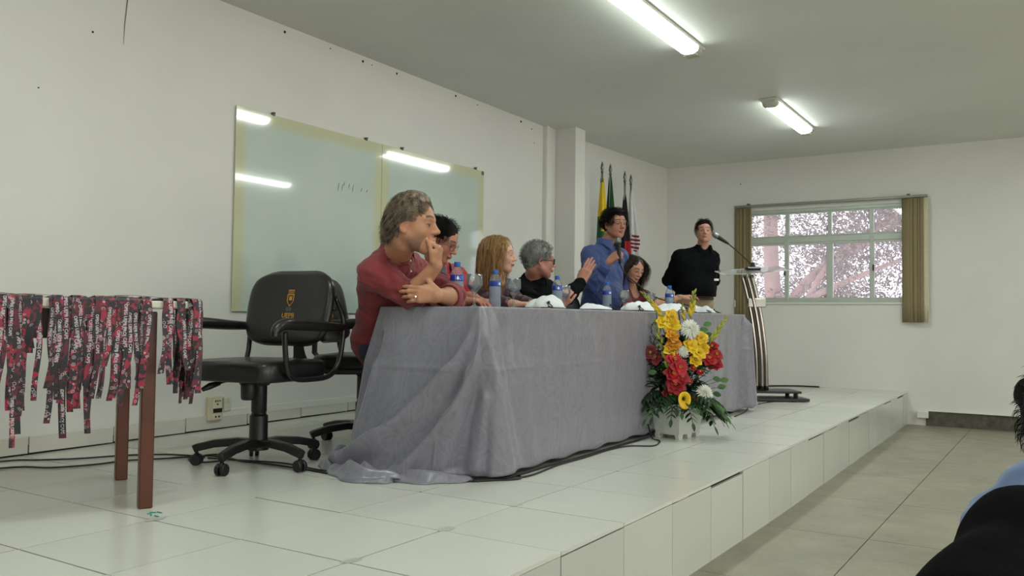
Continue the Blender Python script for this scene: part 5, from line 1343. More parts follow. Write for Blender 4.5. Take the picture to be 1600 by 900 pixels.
def glasses(f, parent, col, thick=.0016, hw=.026, hh=.019, rnd=2.6, lens=True):
    t = MB(); R_ = lambda p: Vector(f.w(p))
    for y in (-1, 1):
        ring = []
        for k in range(25):
            a = 2*PI*k/24; c, s = math.cos(a), math.sin(a); e = 2/rnd; yy = math.copysign(abs(c)**e, c)*hw; zz = math.copysign(abs(s)**e, s)*hh; ring.append(R_((.101-abs(yy+y*.0)*.12-.008*(abs(y*.034+yy)/.06), y*.034+yy, .002+zz)))
        t.tube(ring, thick*f.s, 6, cap=False); t.tube([R_((.094, y*.058, .008)), R_((.06, y*.073, .006)), R_((.0, y*.084, .003)), R_((-.016, y*.084, -.010))], thick*.9*f.s, 6)
    t.tube([R_((.101, -.010, .006)), R_((.104, 0, .009)), R_((.101, .010, .006))], thick*f.s, 6)
    g = t.build('glasses', col, parent, True); g['label'] = 'spectacles'
def hand(S, wr, fwd, nrm, sc=1.0, side=1, curl=(.35, .4, .45, .5), thumb=(.5, .35), spread=.10, k=.006, bend=None):
    """wr wrist, fwd towards the knuckles, nrm the way the palm faces; side=+1: thumb on fwd x nrm side"""
    f = unit(fwd); n = unit(np.array(nrm, float)-f*np.dot(nrm, f)); s = np.cross(f, n)*side; wr = np.array(wr, float)
    B = lambda a, b, c: wr + sc*(f*a + s*b + n*c)
    offs = (.027, .009, -.010, -.027); lens_ = ((.043, .026, .021), (.047, .030, .022), (.043, .027, .021), (.034, .021, .019))
    for i in range(4): S.cone(B(.005, offs[i]*.55, 0), B(.082-.004*abs(i-1), offs[i], .002), .0155*sc, .0118*sc, .012*sc)
    S.cone(B(.01, .018, .008), B(.055, .036, .008), .014*sc, .011*sc, .012*sc)
    for i in range(4):
        p = B(.084-.004*abs(i-1), offs[i], .001); a = 0; sp = (1.5-i)*spread; r = (.0092, .0094, .0090, .0080)[i]
        for j in range(3):
            a += curl[i]*(1.0, 1.15, .8)[j]; d = (f*math.cos(sp)+s*math.sin(sp))*math.cos(a)+n*math.sin(a); q = p + d*lens_[i][j]*sc
            S.cone(p, q, (r-.0006*j)*sc, (r-.0010-.0006*j)*sc, k if j else .008); p = q
    p = B(.016, .030, .010); a0 = thumb[0]; d0 = unit(f*math.cos(a0)+s*math.sin(a0)*.9+n*.35); q = p+d0*.042*sc; S.cone(p, q, .0145*sc, .0112*sc, .012)
    a1 = a0-thumb[1]; d1 = unit(f*math.cos(a1)+s*math.sin(a1)*.8+n*(.35+thumb[1]*.5)); r_ = q+d1*.033*sc; S.cone(q, r_, .0108*sc, .0098*sc, .006); d2 = unit(d1+n*.25); S.cone(r_, r_+d2*.026*sc, .0098*sc, .0078*sc, .006)
def hair_strands(b, roots, flow, f, ell_c, ell_r, n, step, w, grav, off, seed, jitter=.25, curl=0.0, body=None):
    """three-sided strands following the scalp ellipsoid (all in head frame)"""
    rg = np.random.RandomState(seed); N = len(roots); P = roots.copy(); tr = [P.copy()]; D = flow(P); c = np.array(ell_c); r = np.array(ell_r); offs = off*(1+rg.rand(N)*.8)
    jit = rg.normal(size=(N, 3))*jitter; ph = rg.rand(N)*6.28
    for i in range(n):
        L = P - c; nn = L/(r**2); nn /= np.linalg.norm(nn, axis=1, keepdims=True)+1e-9
        D = flow(P)*.55 + D*.45 + jit*(.35) + np.array([0, 0, -grav])*(i/n); 
        k0 = np.linalg.norm(L/r, axis=1); inside = k0 < 1.12
        dot = (D*nn).sum(1, keepdims=True); D = np.where(inside[:, None], D - nn*np.minimum(dot, 0) - nn*np.maximum(dot-.15, 0)*.7, D)
        if curl: D = D + np.stack([np.sin(ph+i*1.3), np.cos(ph*1.7+i*1.1), np.sin(ph*2.3+i*1.5)], 1)*curl
        D /= np.linalg.norm(D, axis=1, keepdims=True)+1e-9; P = P + D*step
        L = P-c; k0 = np.linalg.norm(L/r, axis=1); push = 1+offs/r.mean(); s_ = np.where((k0 < push) & (k0 > 1e-4), push/np.maximum(k0, 1e-4), 1.0); s_ = np.where(P[:, 2] < c[2]-r[2]*.55, 1.0, s_)
        P = c + L*s_[:, None]; tr.append(P.copy())
    tr = np.stack(tr, 1); M = tr.shape[1]; T = np.gradient(tr, axis=1); T /= np.linalg.norm(T, axis=2, keepdims=True)+1e-9
    up = tr-c; Sd = np.cross(T, up); Sd /= np.linalg.norm(Sd, axis=2, keepdims=True)+1e-9; Nn = np.cross(Sd, T)
    ta = (np.sin(np.linspace(.35, PI-.12, M))**.6)[None, :, None]*w
    ring = np.stack([tr+Sd*ta, tr+Nn*ta*.6, tr-Sd*ta], 2)            # N, M, 3, xyz
    W_ = f.o + f.s*(ring.reshape(-1, 3)@f.R.T); base = len(b.v); b.v += [tuple(p) for p in W_.tolist()]
    for i in range(N):
        for j in range(M-1):
            q = base+(i*M+j)*3
            for k in range(3): b.f.append((q+k, q+(k+1) % 3, q+3+(k+1) % 3, q+3+k)); b.m.append(0)
def scalp_roots(n, seed, cond, c=(-.018, 0, .035), r=(.098, .078, .086)):
    rg = np.random.RandomState(seed); out = []
    while len(out) < n:
        v = rg.normal(size=3); v /= np.linalg.norm(v); p = np.array(c)+v*np.array(r)
        if cond(p, v): out.append(p)
    return np.array(out)
def m_hair(name, c1, c2, rough=.42, sc=60):
    t = NT(name); co = t.coord(scale=(1, 1, .25)); t.set(color=t.mix(t.ramp(t.noise(co, sc, 3, .6), [(.35, 0.0), (.65, 1.0)]), c1, c2), rough=rough, Specular_IOR_Level=.35 if max(c2) > .02 else .12); t.bump(t.noise(co, sc*4, 2), .4, .002); return t.m
def shell(name, f, parts, cuts, material, parent, amp=.003, sc=90, seed=1, h=.0045, stretch=(1, 1, 1), extra=None):
    """hair mass: parts are ellipsoids (c, r) or ('c', a, b, ra, rb) in the head frame; cuts the same, taken away"""
    S = Sdf(f.o-.27*f.s, f.o+.27*f.s, h) if extra is None else Sdf(extra[0], extra[1], h)
    def ap(p, op, k):
        if p[0] == 'c': S.cone(f.w(p[1]), f.w(p[2]), p[3]*f.s, p[4]*f.s, k, op)
        else: S.ell(f.w(p[0]), np.array(p[1])*f.s, f.R, k, op)
    for p in parts: ap(p, 'u', .016)
    for p in cuts: ap(p, 's', .008)
    if amp: S.ripple(amp, sc, seed, None, stretch)
    P, F = S.mesh(); me = mesh_from(name, P, F, material); return me
def add_hair(f, parent, me, strands, material):
    """join shell and strands into the one mesh called hair"""
    o = link('hair', me, parent)
    if strands is not None and strands.v:
        b = strands; m2 = bpy.data.meshes.new('hair_strands'); m2.from_pydata(b.v, [], b.f); m2.materials.append(material); m2.polygons.foreach_set('use_smooth', [True]*len(m2.polygons))
        tag(link('hair_strands', m2, o), kind='stuff')
    return o

def torso(S, J, grow=0.0, k=.05, belly=0.0, fem=False, low=None):
    """trunk between the hips and the neck; J holds pelvis, chest, neck, shR, shL"""
    pel, che, nk = map(np.array, (J['pelvis'], J['chest'], J['neck'])); sr, sl = np.array(J['shR']), np.array(J['shL']); ax = unit(sr-sl)      # towards the right shoulder
    up = unit(nk-pel); fw = unit(np.cross(up, ax)); fw = -fw if np.dot(fw, J['front']) < 0 else fw; W_ = J.get('width', 1.0); g = grow
    hx = unit(ax*.6 + J.get('hipax', ax)*.4)
    mid = pel*.5+che*.5
    S.cone(pel-hx*.07*W_, pel+hx*.07*W_, .105*W_+g, .105*W_+g, k, flat=(fw, .92))
    S.cone(mid-ax*.055*W_+fw*belly*.4, mid+ax*.055*W_+fw*belly*.4, .110*W_+g, .110*W_+g, k, flat=(fw, .86))
    if belly: S.ell(mid-up*.04+fw*(.03+belly*.6), (.13*W_+g, .13*W_+g, .13+g), None, k)
    S.cone(che-ax*.075*W_, che+ax*.075*W_, .112*W_+g, .112*W_+g, k, flat=(fw, .84))
    S.cone(che+up*.09-ax*.085*W_, che+up*.09+ax*.085*W_, .095*W_+g, .095*W_+g, k, flat=(fw, .80))
    for s_, sg in ((sr, 1), (sl, -1)):
        S.cone(nk*.86+che*.14+ax*sg*.03, s_-ax*sg*.01-up*.008, .046+g, .050+g, k)
        S.ell(s_-up*.01, (.053+g, .053+g, .053+g), None, k*.8)
    if fem:
        for sg in (-1, 1): S.ell(che+fw*.075+ax*sg*.065-up*.01, (.062+g, .062+g, .062+g), None, .04)
    S.cone(nk-up*.03, nk+up*.01, .064+g, .056+g, .03)
def arm(S, sh, el, wr, r=(.052, .043, .040, .027), g=0.0, k=.02, upto=1.0, fore=True):
    sh, el, wr = map(lambda a: np.array(a, float), (sh, el, wr)); S.cone(sh, el, r[0]+g, r[1]+g, k*1.5)
    if fore:
        e = el+(wr-el)*upto; m = el+(wr-el)*min(.28, upto*.5); S.cone(el, m, r[1]*.96+g, r[2]+.003+g, k); S.cone(m, e, r[2]+.003+g, (r[3] if upto >= 1 else r[2]+(r[3]-r[2])*upto)+g, k)
def legs(S, J, g=0.0, k=.04, knee_r=.058, an_r=.04, shoes=False):
    for sd in 'RL':
        hp, kn, an = (np.array(J[q+sd], float) for q in ('hip', 'knee', 'ank'))
        S.cone(hp, kn, .085+g, knee_r+g, k); S.cone(kn, kn+(an-kn)*.3, knee_r+g, .056+g, .03); S.cone(kn+(an-kn)*.3, an, .056+g, an_r+g, .03)
def shoe(parent, an, fwd, m, z0):
    S = Sdf(np.array([an[0], an[1], z0])-(.32, .32, .02), np.array([an[0], an[1], z0])+(.32, .32, .16), .008); f = unit((fwd[0], fwd[1], 0)); b0 = np.array([an[0], an[1], z0])
    S.cone(b0-f*.04+(0, 0, .045), b0+f*.05+(0, 0, .05), .040, .042, .03); S.cone(b0+f*.05+(0, 0, .038), b0+f*.19+(0, 0, .030), .044, .034, .03); S.cone(b0+(0, 0, .06), b0+(0, 0, .11), .042, .044, .02)
    S.cut(b0+(0, 0, .002), (0, 0, -1)); P, F = S.mesh(); link('shoe', mesh_from('shoe', P, F, m), parent)
def box_of(J, keys, m):
    A = np.array([J[k] for k in keys], float); return A.min(0)-m, A.max(0)+m
def collar(parent, nk, fw, up, m, r=.068, h=.045, gap=.35, spread=.02):
    """turned-down shirt collar"""
    fw = unit(fw); up = unit(up); sd = np.cross(up, fw); b = MB(); n = 34
    def pt(a, v):
        an = gap + a*(2*PI-2*gap); rad = r*(1+.10*abs(math.cos(an/2))); lift = .014*math.cos(an-PI)*1.0; pv = abs(a-.5)*2
        base = np.array(nk) + (fw*math.cos(an)*1.0+sd*math.sin(an))*rad + up*(lift)
        out_ = (fw*math.cos(an)+sd*math.sin(an))
        if v < .4: q = base*1.0 + up*(h*.62*v/.4) - out_*.004*v
        else: w = (v-.4)/.6; q = base + up*(h*.62-h*(.85+.75*max(0, pv-.72)/.28)*w) + out_*(.002+(.014+spread*max(0, pv-.6))*w)
        return Vector(q)
    b.grid(lambda u, v: pt(u, v), n, 10); o = b.build('collar', m, parent, True); md = o.modifiers.new('t', 'SOLIDIFY'); md.thickness = .003; return o
def buttons(parent, pts, out, m, r=.006):
    for p in pts:
        b = MB(); b.lathe([(r, 0), (r, .002), (r*.7, .003), (0, .002)], 10, Vector(p), Vector(out)); b.build('button', m, parent)
def cuff(parent, a, b_, r0, r1, m, name='rolled_cuff'):
    a, b_ = Vector(a), Vector(b_); d = (b_-a); L = d.length; q = MB()
    q.lathe([(r0*.94, -.002), (r0*1.02, .001), (r0*1.06, L*.3), (r1*1.05, L*.8), (r1*1.02, L), (r1*.93, L+.001), (r1*.90, L*.8)], 26, a, d.normalized(), cap=False)
    o = q.build(name, m, parent, True); md = o.modifiers.new('t', 'SOLIDIFY'); md.thickness = .003; return o
# ---------------------------------------------------------------- the people
RT = np.array([.535, -.845, 0]); FWc = np.array([.845, .535, 0])       # picture right / away from the audience corner
def adopt(root):
    bpy.context.view_layer.update(); inv = Matrix.Translation(root.location).inverted()
    for c in root.children: c.matrix_parent_inverse = inv
def seat_legs(J, front, floor_z, spread=.10, seat=.575):
    f = unit((front[0], front[1], 0)); sd = np.array([f[1], -f[0], 0]); pv = np.array(J['pelvis'], float)
    for q, s in (('R', 1), ('L', -1)):
        J['hip'+q] = pv+sd*s*.09-np.array([0, 0, .03]); J['knee'+q] = J['hip'+q]+f*.42+sd*s*(spread-.08)+(0, 0, -.03); J['ank'+q] = np.array([*(J['knee'+q]+f*.04)[:2], floor_z+.09])
def stand_legs(J, front, floor_z):
    f = unit((front[0], front[1], 0)); sd = np.array([f[1], -f[0], 0]); pv = np.array(J['pelvis'], float)
    for q, s in (('R', 1), ('L', -1)):
        J['hip'+q] = pv+sd*s*.085+(0, 0, -.05); J['ank'+q] = np.array([*(pv+sd*s*.11-f*.02)[:2], floor_z+.09]); J['knee'+q] = (J['hip'+q]*.5+J['ank'+q]*.5)+f*.02
def person(label, J, f, front, skin, shirt_m, trouser_m, hands=(), sleeve=1.0, seed=1, belly=0.0, fem=False, beard=None, brows=(.07, .05, .04), lips=srgb(146, 92, 80), hem=None, floor_z=0.0, seated=True, h=.005, jaw=1.0, nose=1.0, mouth=0.0, grow=.014, shoe_m=None, ripple=.011, bare=False, vneck=0.0, skull=(-.015, .089), excl=(), tuck=None, fore_r=(.052, .043, .040, .027), neck_r=.050):
    J['front'] = np.array(front, float); (seat_legs if seated else stand_legs)(J, front, floor_z)
    root = thing('person', label, 'person', (float(J['pelvis'][0]), float(J['pelvis'][1]), floor_z))
    A = [J[k] for k in ('pelvis', 'chest', 'neck', 'shR', 'shL', 'elR', 'elL', 'wrR', 'wrL')] + [f.o]; A = np.array(A, float)
    S = Sdf(A.min(0)-.24, A.max(0)+.24, h)
    head_sdf(S, f, jaw=jaw, nose=nose, mouth=mouth, skull=skull)
    S.cone(f.w((-.030, 0, -.055)), np.array(J['neck'], float), neck_r*f.s, (neck_r+.006)*f.s, .02)
    torso(S, J, -.012, .04, belly, fem)
    for q in 'RL': arm(S, J['sh'+q], J['el'+q], J['wr'+q], r=fore_r)
    for hd in hands: hand(S, *hd[0], **hd[1])
    # upper legs are part of the same body
    for q in 'RL': S.cone(J['hip'+q], np.array(J['hip'+q])*.75+np.array(J['knee'+q])*.25, .07, .065, .03)
    P, F = S.mesh(); me = mesh_from('body', P, F, M_SKIN, colors=skin_tone(f, skin, beard, lips, brows, excl=excl)); link('body', me, root)
    eyes(f, root)
    # shirt
    S = Sdf(A.min(0)-.30, A.max(0)+.22, .0075); g = grow
    torso(S, J, g, .05, belly, fem)
    for q in 'RL':
        sl = sleeve[q] if isinstance(sleeve, dict) else sleeve      # 1 = to the wrist, 0 = to the elbow, <0 short
        if sl > 0: arm(S, J['sh'+q], J['el'+q], J['wr'+q], g=g, upto=min(sl, .96))
        else:
            sh, el = np.array(J['sh'+q], float), np.array(J['el'+q], float); S.cone(sh, sh+(el-sh)*(1+sl), .058+g, .050+g, .03)
    fw = unit(J['front']); pv = np.array(J['pelvis'], float); S.cone(pv-(0, 0, .0), pv-(0, 0, .05 if seated else .09), .118*J.get('width', 1)+g, .120*J.get('width', 1)+g, .04, flat=(fw, .88))
    mids = [(np.array(J['el'+q], float), .12) for q in 'RL'] + [((np.array(J['sh'+q])+J['chest'])*.5, .13) for q in 'RL'] + [((np.array(J['chest'])+J['pelvis'])*.5, .13)]
    S.ripple(ripple*.62, 62, seed, mids, (1, 1, 1.5)); S.ripple(ripple*.34, 130, seed+3, mids, (1, 1, 1.5))
    if hem: S.cut((0, 0, hem), (0, 0, -1), .004)
    # neck opening
    nk = np.array(J['neck'], float); hd = f.w((-.03, 0, -.07)); S.cone(nk+unit(hd-nk)*.03, nk+unit(hd-nk)*.13, neck_r+.008, .07, .01, 's')
    if bare: S.ell(nk+unit(J['front'])*.09-(0, 0, .015), (.07, .07, .07), None, .02, 's')
    if vneck: S.cone(nk+unit(J['front'])*.085+(0, 0, .06), nk+unit(J['front'])*.125-(0, 0, vneck), .052, .010, .008, 's')
    P, F = S.mesh(); link('shirt' if not fem else 'blouse', mesh_from('shirt', P, F, shirt_m, relax=1), root)
    # trousers
    B_ = np.array([J[k] for k in ('hipR', 'hipL', 'kneeR', 'kneeL', 'ankR', 'ankL', 'pelvis')], float); S = Sdf(B_.min(0)-.17, B_.max(0)+.17, .011)
    legs(S, J, .012, .04); wj = J.get('width', 1)**1.5; S.cone(J['hipR'], J['hipL'], .105, .105, .04); S.cone(pv-(0, 0, .02), pv+(0, 0, .02 if seated else .07), .122*wj, .124*wj, .05, flat=(fw, .9)); S.ripple(.005, 26, seed+7)
    P, F = S.mesh(); link('trousers', mesh_from('trousers', P, F, trouser_m), root)
    for q in 'RL': shoe(root, J['ank'+q], front, shoe_m or M_BLACK, floor_z)
    return root
def N(v): return np.array(v, float)
face_cut = lambda lo=-.02, fr=.03: None

# 1 --- the grey-haired man in red, chin on his hand
J = dict(pelvis=N((1.13, 1.70, .60)), chest=N((1.02, 1.555, .862)), neck=N((.885, 1.410, 1.005)), shR=N((.770, 1.445, .915)), shL=N((1.165, 1.50, .93)), elR=N((.835, 1.270, .806)), wrR=N((.823, 1.118, .945)), elL=N((1.060, 1.195, .806)), wrL=N((.800, 1.088, .806)), width=1.06)
f1 = Frame((.779, 1.226, 1.128), (.33, -.94, -.03), (.0, -.03, 1), 1.16)
M_RED = m_fabric('brick_red_shirt', srgb(124, 42, 47), .8, .08); M_JEAN = m_fabric('navy_jeans', srgb(34, 40, 62), .85, .2)
wr, wl = J['wrR'], J['wrL']
H1 = [((wr, (.01, -.03, .16), (-.35, .93, .10)), dict(side=1, curl=(1.2, 1.3, 1.3, 1.3), thumb=(.25, .1), sc=1.0, spread=.03)),
      ((wl, (-.50, .84, .06), (.845, .535, -.1)), dict(side=-1, curl=(.30, .30, .32, .36), thumb=(.85, .1), sc=1.08, spread=.05))]
p1 = person('man in a brick red shirt with rolled sleeves, swept grey hair, chin on his hand', J, f1, (.3, -.95, 0), srgb(184, 132, 102), M_RED, M_JEAN, H1, sleeve={'R': .10, 'L': .22}, seed=4, belly=.02, beard=(srgb(86, 72, 62), .95), brows=srgb(70, 56, 48), h=.0042, fore_r=(.050, .045, .042, .030), ripple=.014, neck_r=.054, grow=.018, vneck=.05, skull=(-.002, .075), excl=[(J['wrR']+N((-.01, .0, .075)), .072), (J['wrR']+N((0, 0, .0)), .06)])
collar(p1, J['neck']+N((-.012, -.005, .012)), (.30, -.95, 0), (-.25, -.35, 1), M_RED, r=.074, h=.05)
buttons(p1, [tuple(J['neck']+N((-.005, -.095-.004*k, -.03-.05*k))) for k in range(2)], (.1, -1, .2), M_WHITE, .005)
for q, a, t0, t1 in (('R', 'elR', .06, .20), ('L', 'elL', .14, .34)):
    e, w_ = J[a], J['wr'+q]; cuff(p1, e+(w_-e)*t0, e+(w_-e)*t1, .062, .056, M_RED)
b = MB(); rc = Vector((wl + unit((-.52, .80, .10))*.10 + N((0, 0, -.022))).tolist()); b.lathe([(.0095, -.002), (.0105, -.002), (.0105, .002), (.0095, .002)], 14, rc, (-.5, .85, .1), cap=False); b.build('ring', M_STEEL, p1)
M_HG = m_hair('grey_brown_hair', srgb(66, 56, 46), srgb(144, 130, 112))
sh1 = shell('hair', f1, [((-.002, 0, .050), (.082, .083, .091)), ((-.042, 0, -.010), (.036, .066, .062)), ((.022, 0, .108), (.046, .056, .024)), ((-.036, 0, -.052), (.030, .050, .036))],
            [((.075, 0, .020), (.075, .095, .075)), ((.02, .10, -.055), (.055, .05, .075)), ((.02, -.10, -.055), (.055, .05, .075)), ((.05, 0, -.08), (.09, .12, .08)), ((.005, .095, -.016), (.034, .03, .042)), ((.005, -.095, -.016), (.034, .03, .042))], M_HG, None, .005, 80, 2, .0045, (.5, 1, 1.4))
ok1 = lambda p, v: p[2] > -.03+.95*max(0, p[0]+.0) and p[0] < .072 and not (abs(p[1]) > .06 and abs(p[0]) < .03 and p[2] < .02)
st_ = MB(); hair_strands(st_, scalp_roots(2600, 3, ok1, c=(-.002, 0, .040), r=(.079, .080, .088)), lambda P: np.stack([-1.0+0*P[:, 0], .25*np.sign(P[:, 1])*(np.abs(P[:, 1])+.02)*8*.2, .55*(P[:, 0] > .02)-.4*(P[:, 0] < -.05)-.7*(P[:, 0] < -.08)], 1), f1, (-.002, 0, .040), (.079, .080, .088), 9, .0110, .0009, .9, .006, 5, .14, .10)
add_hair(f1, p1, sh1, st_, M_HG); adopt(p1)

# 2 --- the man in glasses looking down
J = dict(pelvis=N((1.90, 1.96, .60)), chest=N((1.83, 1.865, .84)), neck=N((1.755, 1.83, .995)), shR=N((1.62, 1.82, .94)), shL=N((1.985, 1.855, .955)), elR=N((1.55, 1.66, .80)), wrR=N((1.50, 1.44, .80)), elL=N((1.84, 1.64, .81)), wrL=N((1.66, 1.45, .80)), width=1.0)
f2 = Frame((1.665, 1.735, 1.150), (.26, -.85, -.44), (.05, -.4, 1), 1.04)
M_CRIM = m_fabric('crimson_polo', srgb(170, 26, 48), .8, .08); M_DKT = m_fabric('dark_trousers', srgb(28, 28, 34), .85, .15)
H2 = [((J['wrR'], (.2, -.95, .05), (.1, .0, -1)), dict(side=1, curl=(.4, .45, .5, .5))), ((J['wrL'], (-.5, -.85, .05), (.0, .1, -1)), dict(side=-1, curl=(.4, .45, .5, .5)))]
p2 = person('man in glasses and a crimson polo, short black hair, looking down behind his neighbour', J, f2, (.12, -.98, 0), srgb(178, 122, 100), M_CRIM, M_DKT, H2, sleeve=-.25, seed=9, brows=srgb(30, 24, 22), jaw=1.08, belly=.02)
collar(p2, J['neck']+N((-.01, -.02, .012)), (.1, -1, 0), (-.1, -.25, 1), m_fabric('grey_collar', srgb(92, 84, 92)), r=.068, h=.04)
glasses(f2, p2, mat('thin_frame', srgb(60, 56, 52), .3, .6), .0012)
M_HB = m_hair('black_hair', srgb(8, 7, 7), srgb(24, 20, 18), .6)
def short_hair(f, root, m, seed, top=.010, n=700, step=.007, fr=.035, curl=.1, lift=.3, w=.0008, front_low=.058, side=.0, amp=.004, steps=5, lateral=.5, fwd=.12):
    sh = shell('hair', f, [((-.022, 0, .040), (.104, .082, .090+top*.6)), ((-.065, 0, .0), (.050, .066, .070))] + ([((.035, 0, .100), (.050, .058, .024))] if top > .008 else []),
               [((.092, 0, front_low-.068), (.060+fr*.2, .10, .082)), ((.035, .105, -.045-side), (.060, .05, .080)), ((.035, -.105, -.045-side), (.060, .05, .080)), ((.03, 0, -.095), (.12, .12, .075)), ((-.005, .095, -.012), (.022, .03, .032)), ((-.005, -.095, -.012), (.022, .03, .032))], m, None, amp, 110, seed, .0045)
    ok = lambda p, v: p[2] > -.02+.8*max(0, p[0]) and p[0] < .064 and not (abs(p[1]) > .055 and p[2] < .01 and abs(p[0]) < .03)
    st_ = MB(); hair_strands(st_, scalp_roots(int(n*1.8), seed, ok, r=(.104, .082, .092+top*.5)), lambda P: np.stack([fwd*(P[:, 0] > -.02)-.5*(P[:, 0] < -.02), lateral*np.sign(P[:, 1]), -.5*(np.abs(P[:, 1]) > .05)+lift*(P[:, 2] > .08)], 1), f, (-.022, 0, .040), (.104, .082, .090+top*.5), steps, step, w, .3, .006, seed+1, .22, curl)
    return add_hair(f, root, sh, st_, m)
short_hair(f2, p2, M_HB, 12, .006, 600); adopt(p2)

# 3 --- the blonde woman in profile
J = dict(pelvis=N((2.50, 1.98, .60)), chest=N((2.43, 1.90, .80)), neck=N((2.365, 1.83, .955)), shR=N((2.225, 1.83, .885)), shL=N((2.555, 1.855, .90)), elR=N((2.09, 1.68, .80)), wrR=N((2.06, 1.46, .79)), elL=N((2.45, 1.68, .80)), wrL=N((2.28, 1.46, .79)), width=.90)
f3 = Frame((2.255, 1.708, 1.103), (.42, -.90, -.02), (0, 0, 1), .96)
M_MAR = m_fabric('maroon_print_blouse', srgb(58, 26, 38), .75, .2, srgb(132, 104, 116))
H3 = [((J['wrR'], (.2, -.95, .05), (.1, .0, -1)), dict(side=1)), ((J['wrL'], (-.3, -.9, .05), (.0, .1, -1)), dict(side=-1))]
p3 = person('blonde woman in profile with long straight hair and a maroon patterned blouse', J, f3, (.25, -.95, 0), srgb(206, 160, 138), M_MAR, M_DKT, H3, sleeve=.7, seed=15, fem=True, brows=srgb(120, 86, 60), lips=srgb(176, 96, 92), jaw=.92, nose=.9, neck_r=.048)
M_BLO = m_hair('blonde_hair', srgb(116, 82, 46), srgb(192, 152, 98), .38, 70)
sh3 = shell('hair', f3, [((-.024, 0, .042), (.108, .090, .090)), ('c', (-.05, .045, .0), (-.035, .080, -.20), .062, .040), ('c', (-.05, -.045, .0), (-.035, -.080, -.20), .062, .040), ('c', (-.08, 0, .0), (-.085, 0, -.22), .06, .045), ('c', (-.02, .078, .0), (.012, .085, -.18), .024, .02), ('c', (-.02, -.078, .0), (.012, -.085, -.18), .024, .02)],
            [((.100, 0, -.01), (.078, .090, .085)), ((.095, 0, -.12), (.075, .10, .10))], M_BLO, None, .0045, 95, 6, .0048, (1.4, 1.4, .15))
ok3 = lambda p, v: p[2] > .02+.9*max(0, p[0]) and p[0] < .045
st_ = MB(); hair_strands(st_, scalp_roots(2300, 7, ok3, r=(.110, .092, .092)), lambda P: np.stack([np.where(P[:, 2] > .06, .05, -.22*(P[:, 0] > .0)), np.where(P[:, 2] > .04, 1.1*np.sign(P[:, 1]), .1*np.sign(P[:, 1])), -.45-.8*(P[:, 2] < .08)], 1), f3, (-.022, 0, .040), (.110, .092, .090), 20, .0155, .0011, .5, .010, 8, .10, .03)
add_hair(f3, p3, sh3, st_, M_BLO); adopt(p3)

# 4 --- the grey-haired man in black reaching to the speaker
J = dict(pelvis=N((3.05, 2.03, .60)), chest=N((2.985, 1.92, .81)), neck=N((2.925, 1.865, .975)), shR=N((2.755, 1.87, .905)), shL=N((3.20, 1.915, .925)), elR=N((2.65, 1.69, .81)), wrR=N((2.60, 1.46, .80)), elL=N((3.315, 1.80, .875)), wrL=N((3.50, 1.775, .985)), width=1.10)
f4 = Frame((2.865, 1.772, 1.108), (.69, -.72, -.06), (0, 0, 1), 1.03)
M_BLK = m_fabric('black_shirt', srgb(13, 14, 17), .85, .15)
H4 = [((J['wrR'], (.05, -.5, .85), (.9, .3, 0)), dict(side=-1, curl=(.9, 1.0, 1.0, 1.1))), ((J['wrL'], (.38, -.22, .86), (.97, .05, -.1)), dict(side=1, curl=(.08, .09, .12, .15), thumb=(.5, .1), spread=.015, sc=1.24))]
p4 = person('grey-haired man in a black shirt and dark glasses, arm stretched towards the speaker', J, f4, (.35, -.93, 0), srgb(176, 122, 104), M_BLK, M_DKT, H4, sleeve=.92, seed=21, belly=.04, brows=srgb(80, 74, 70), jaw=1.15, grow=.018, neck_r=.057)
glasses(f4, p4, mat('dark_thick_frame', srgb(20, 18, 20), .3), .0030)
collar(p4, J['neck']+N((-.01, -.015, .015)), (.35, -.93, 0), (-.12, -.22, 1), M_BLK, r=.074, h=.045)
M_HGR = m_hair('grey_curly_hair', srgb(84, 84, 80), srgb(150, 150, 146), .6)
short_hair(f4, p4, M_HGR, 31, .011, 900, .006, curl=.55, lift=.5, amp=.007); adopt(p4)

# 5 --- the standing speaker
J = dict(pelvis=N((4.15, 1.93, .83+zs(4.15, 1.9))), chest=N((4.122, 1.905, 1.075)), neck=N((4.120, 1.870, 1.325)), shR=N((3.955, 1.935, 1.238)), shL=N((4.31, 1.835, 1.238)), elR=N((3.83, 1.85, .975)), wrR=N((3.803, 1.690, 1.160)), elL=N((4.42, 1.86, .975)), wrL=N((4.32, 1.83, .78)), width=1.06)
f5 = Frame((4.092, 1.775, 1.488), (-.48, -.87, -.04), (-.06, 0, 1), 1.03)
M_BLU = m_fabric('blue_shirt', srgb(52, 70, 124), .7, .1)
mt, mb_ = N((3.800, 1.610, 1.322)), N((3.815, 1.600, 1.165)); up_ = unit(mt-mb_)
H5 = [((J['wrR'], (.05, -.55, .45), (.80, -.05, -.3)), dict(side=1, curl=(.95, 1.0, 1.05, 1.1), thumb=(.55, .5), spread=.02, sc=1.05)), ((J['wrL'], (-.1, -.1, -1), (-.2, .9, 0)), dict(side=1))]
p5 = person('standing man in a blue shirt and glasses speaking into a microphone', J, f5, (-.25, -.97, 0), srgb(170, 118, 96), M_BLU, M_DKT, H5, sleeve={'R': .80, 'L': .9}, seed=27, belly=.02, brows=srgb(28, 22, 20), floor_z=zs(4.15, 1.9), seated=False, mouth=.6, ripple=.013, grow=.016, vneck=.03)
glasses(f5, p5, mat('gold_thin_frame', srgb(120, 98, 72), .3, .7), .0012, .025, .019, 2.2)
collar(p5, J['neck']+N((-.005, -.01, .012)), (-.25, -.97, 0), (0, -.15, 1), M_BLU, r=.076, h=.06)
e, w_ = J['elR'], J['wrR']; cuff(p5, e+(w_-e)*.62, e+(w_-e)*.86, .050, .046, M_BLU)
buttons(p5, [(4.085-.008*k, 1.765-.004*k, 1.22-.085*k) for k in range(5)], (-.25, -.97, 0), M_BLU, .006)
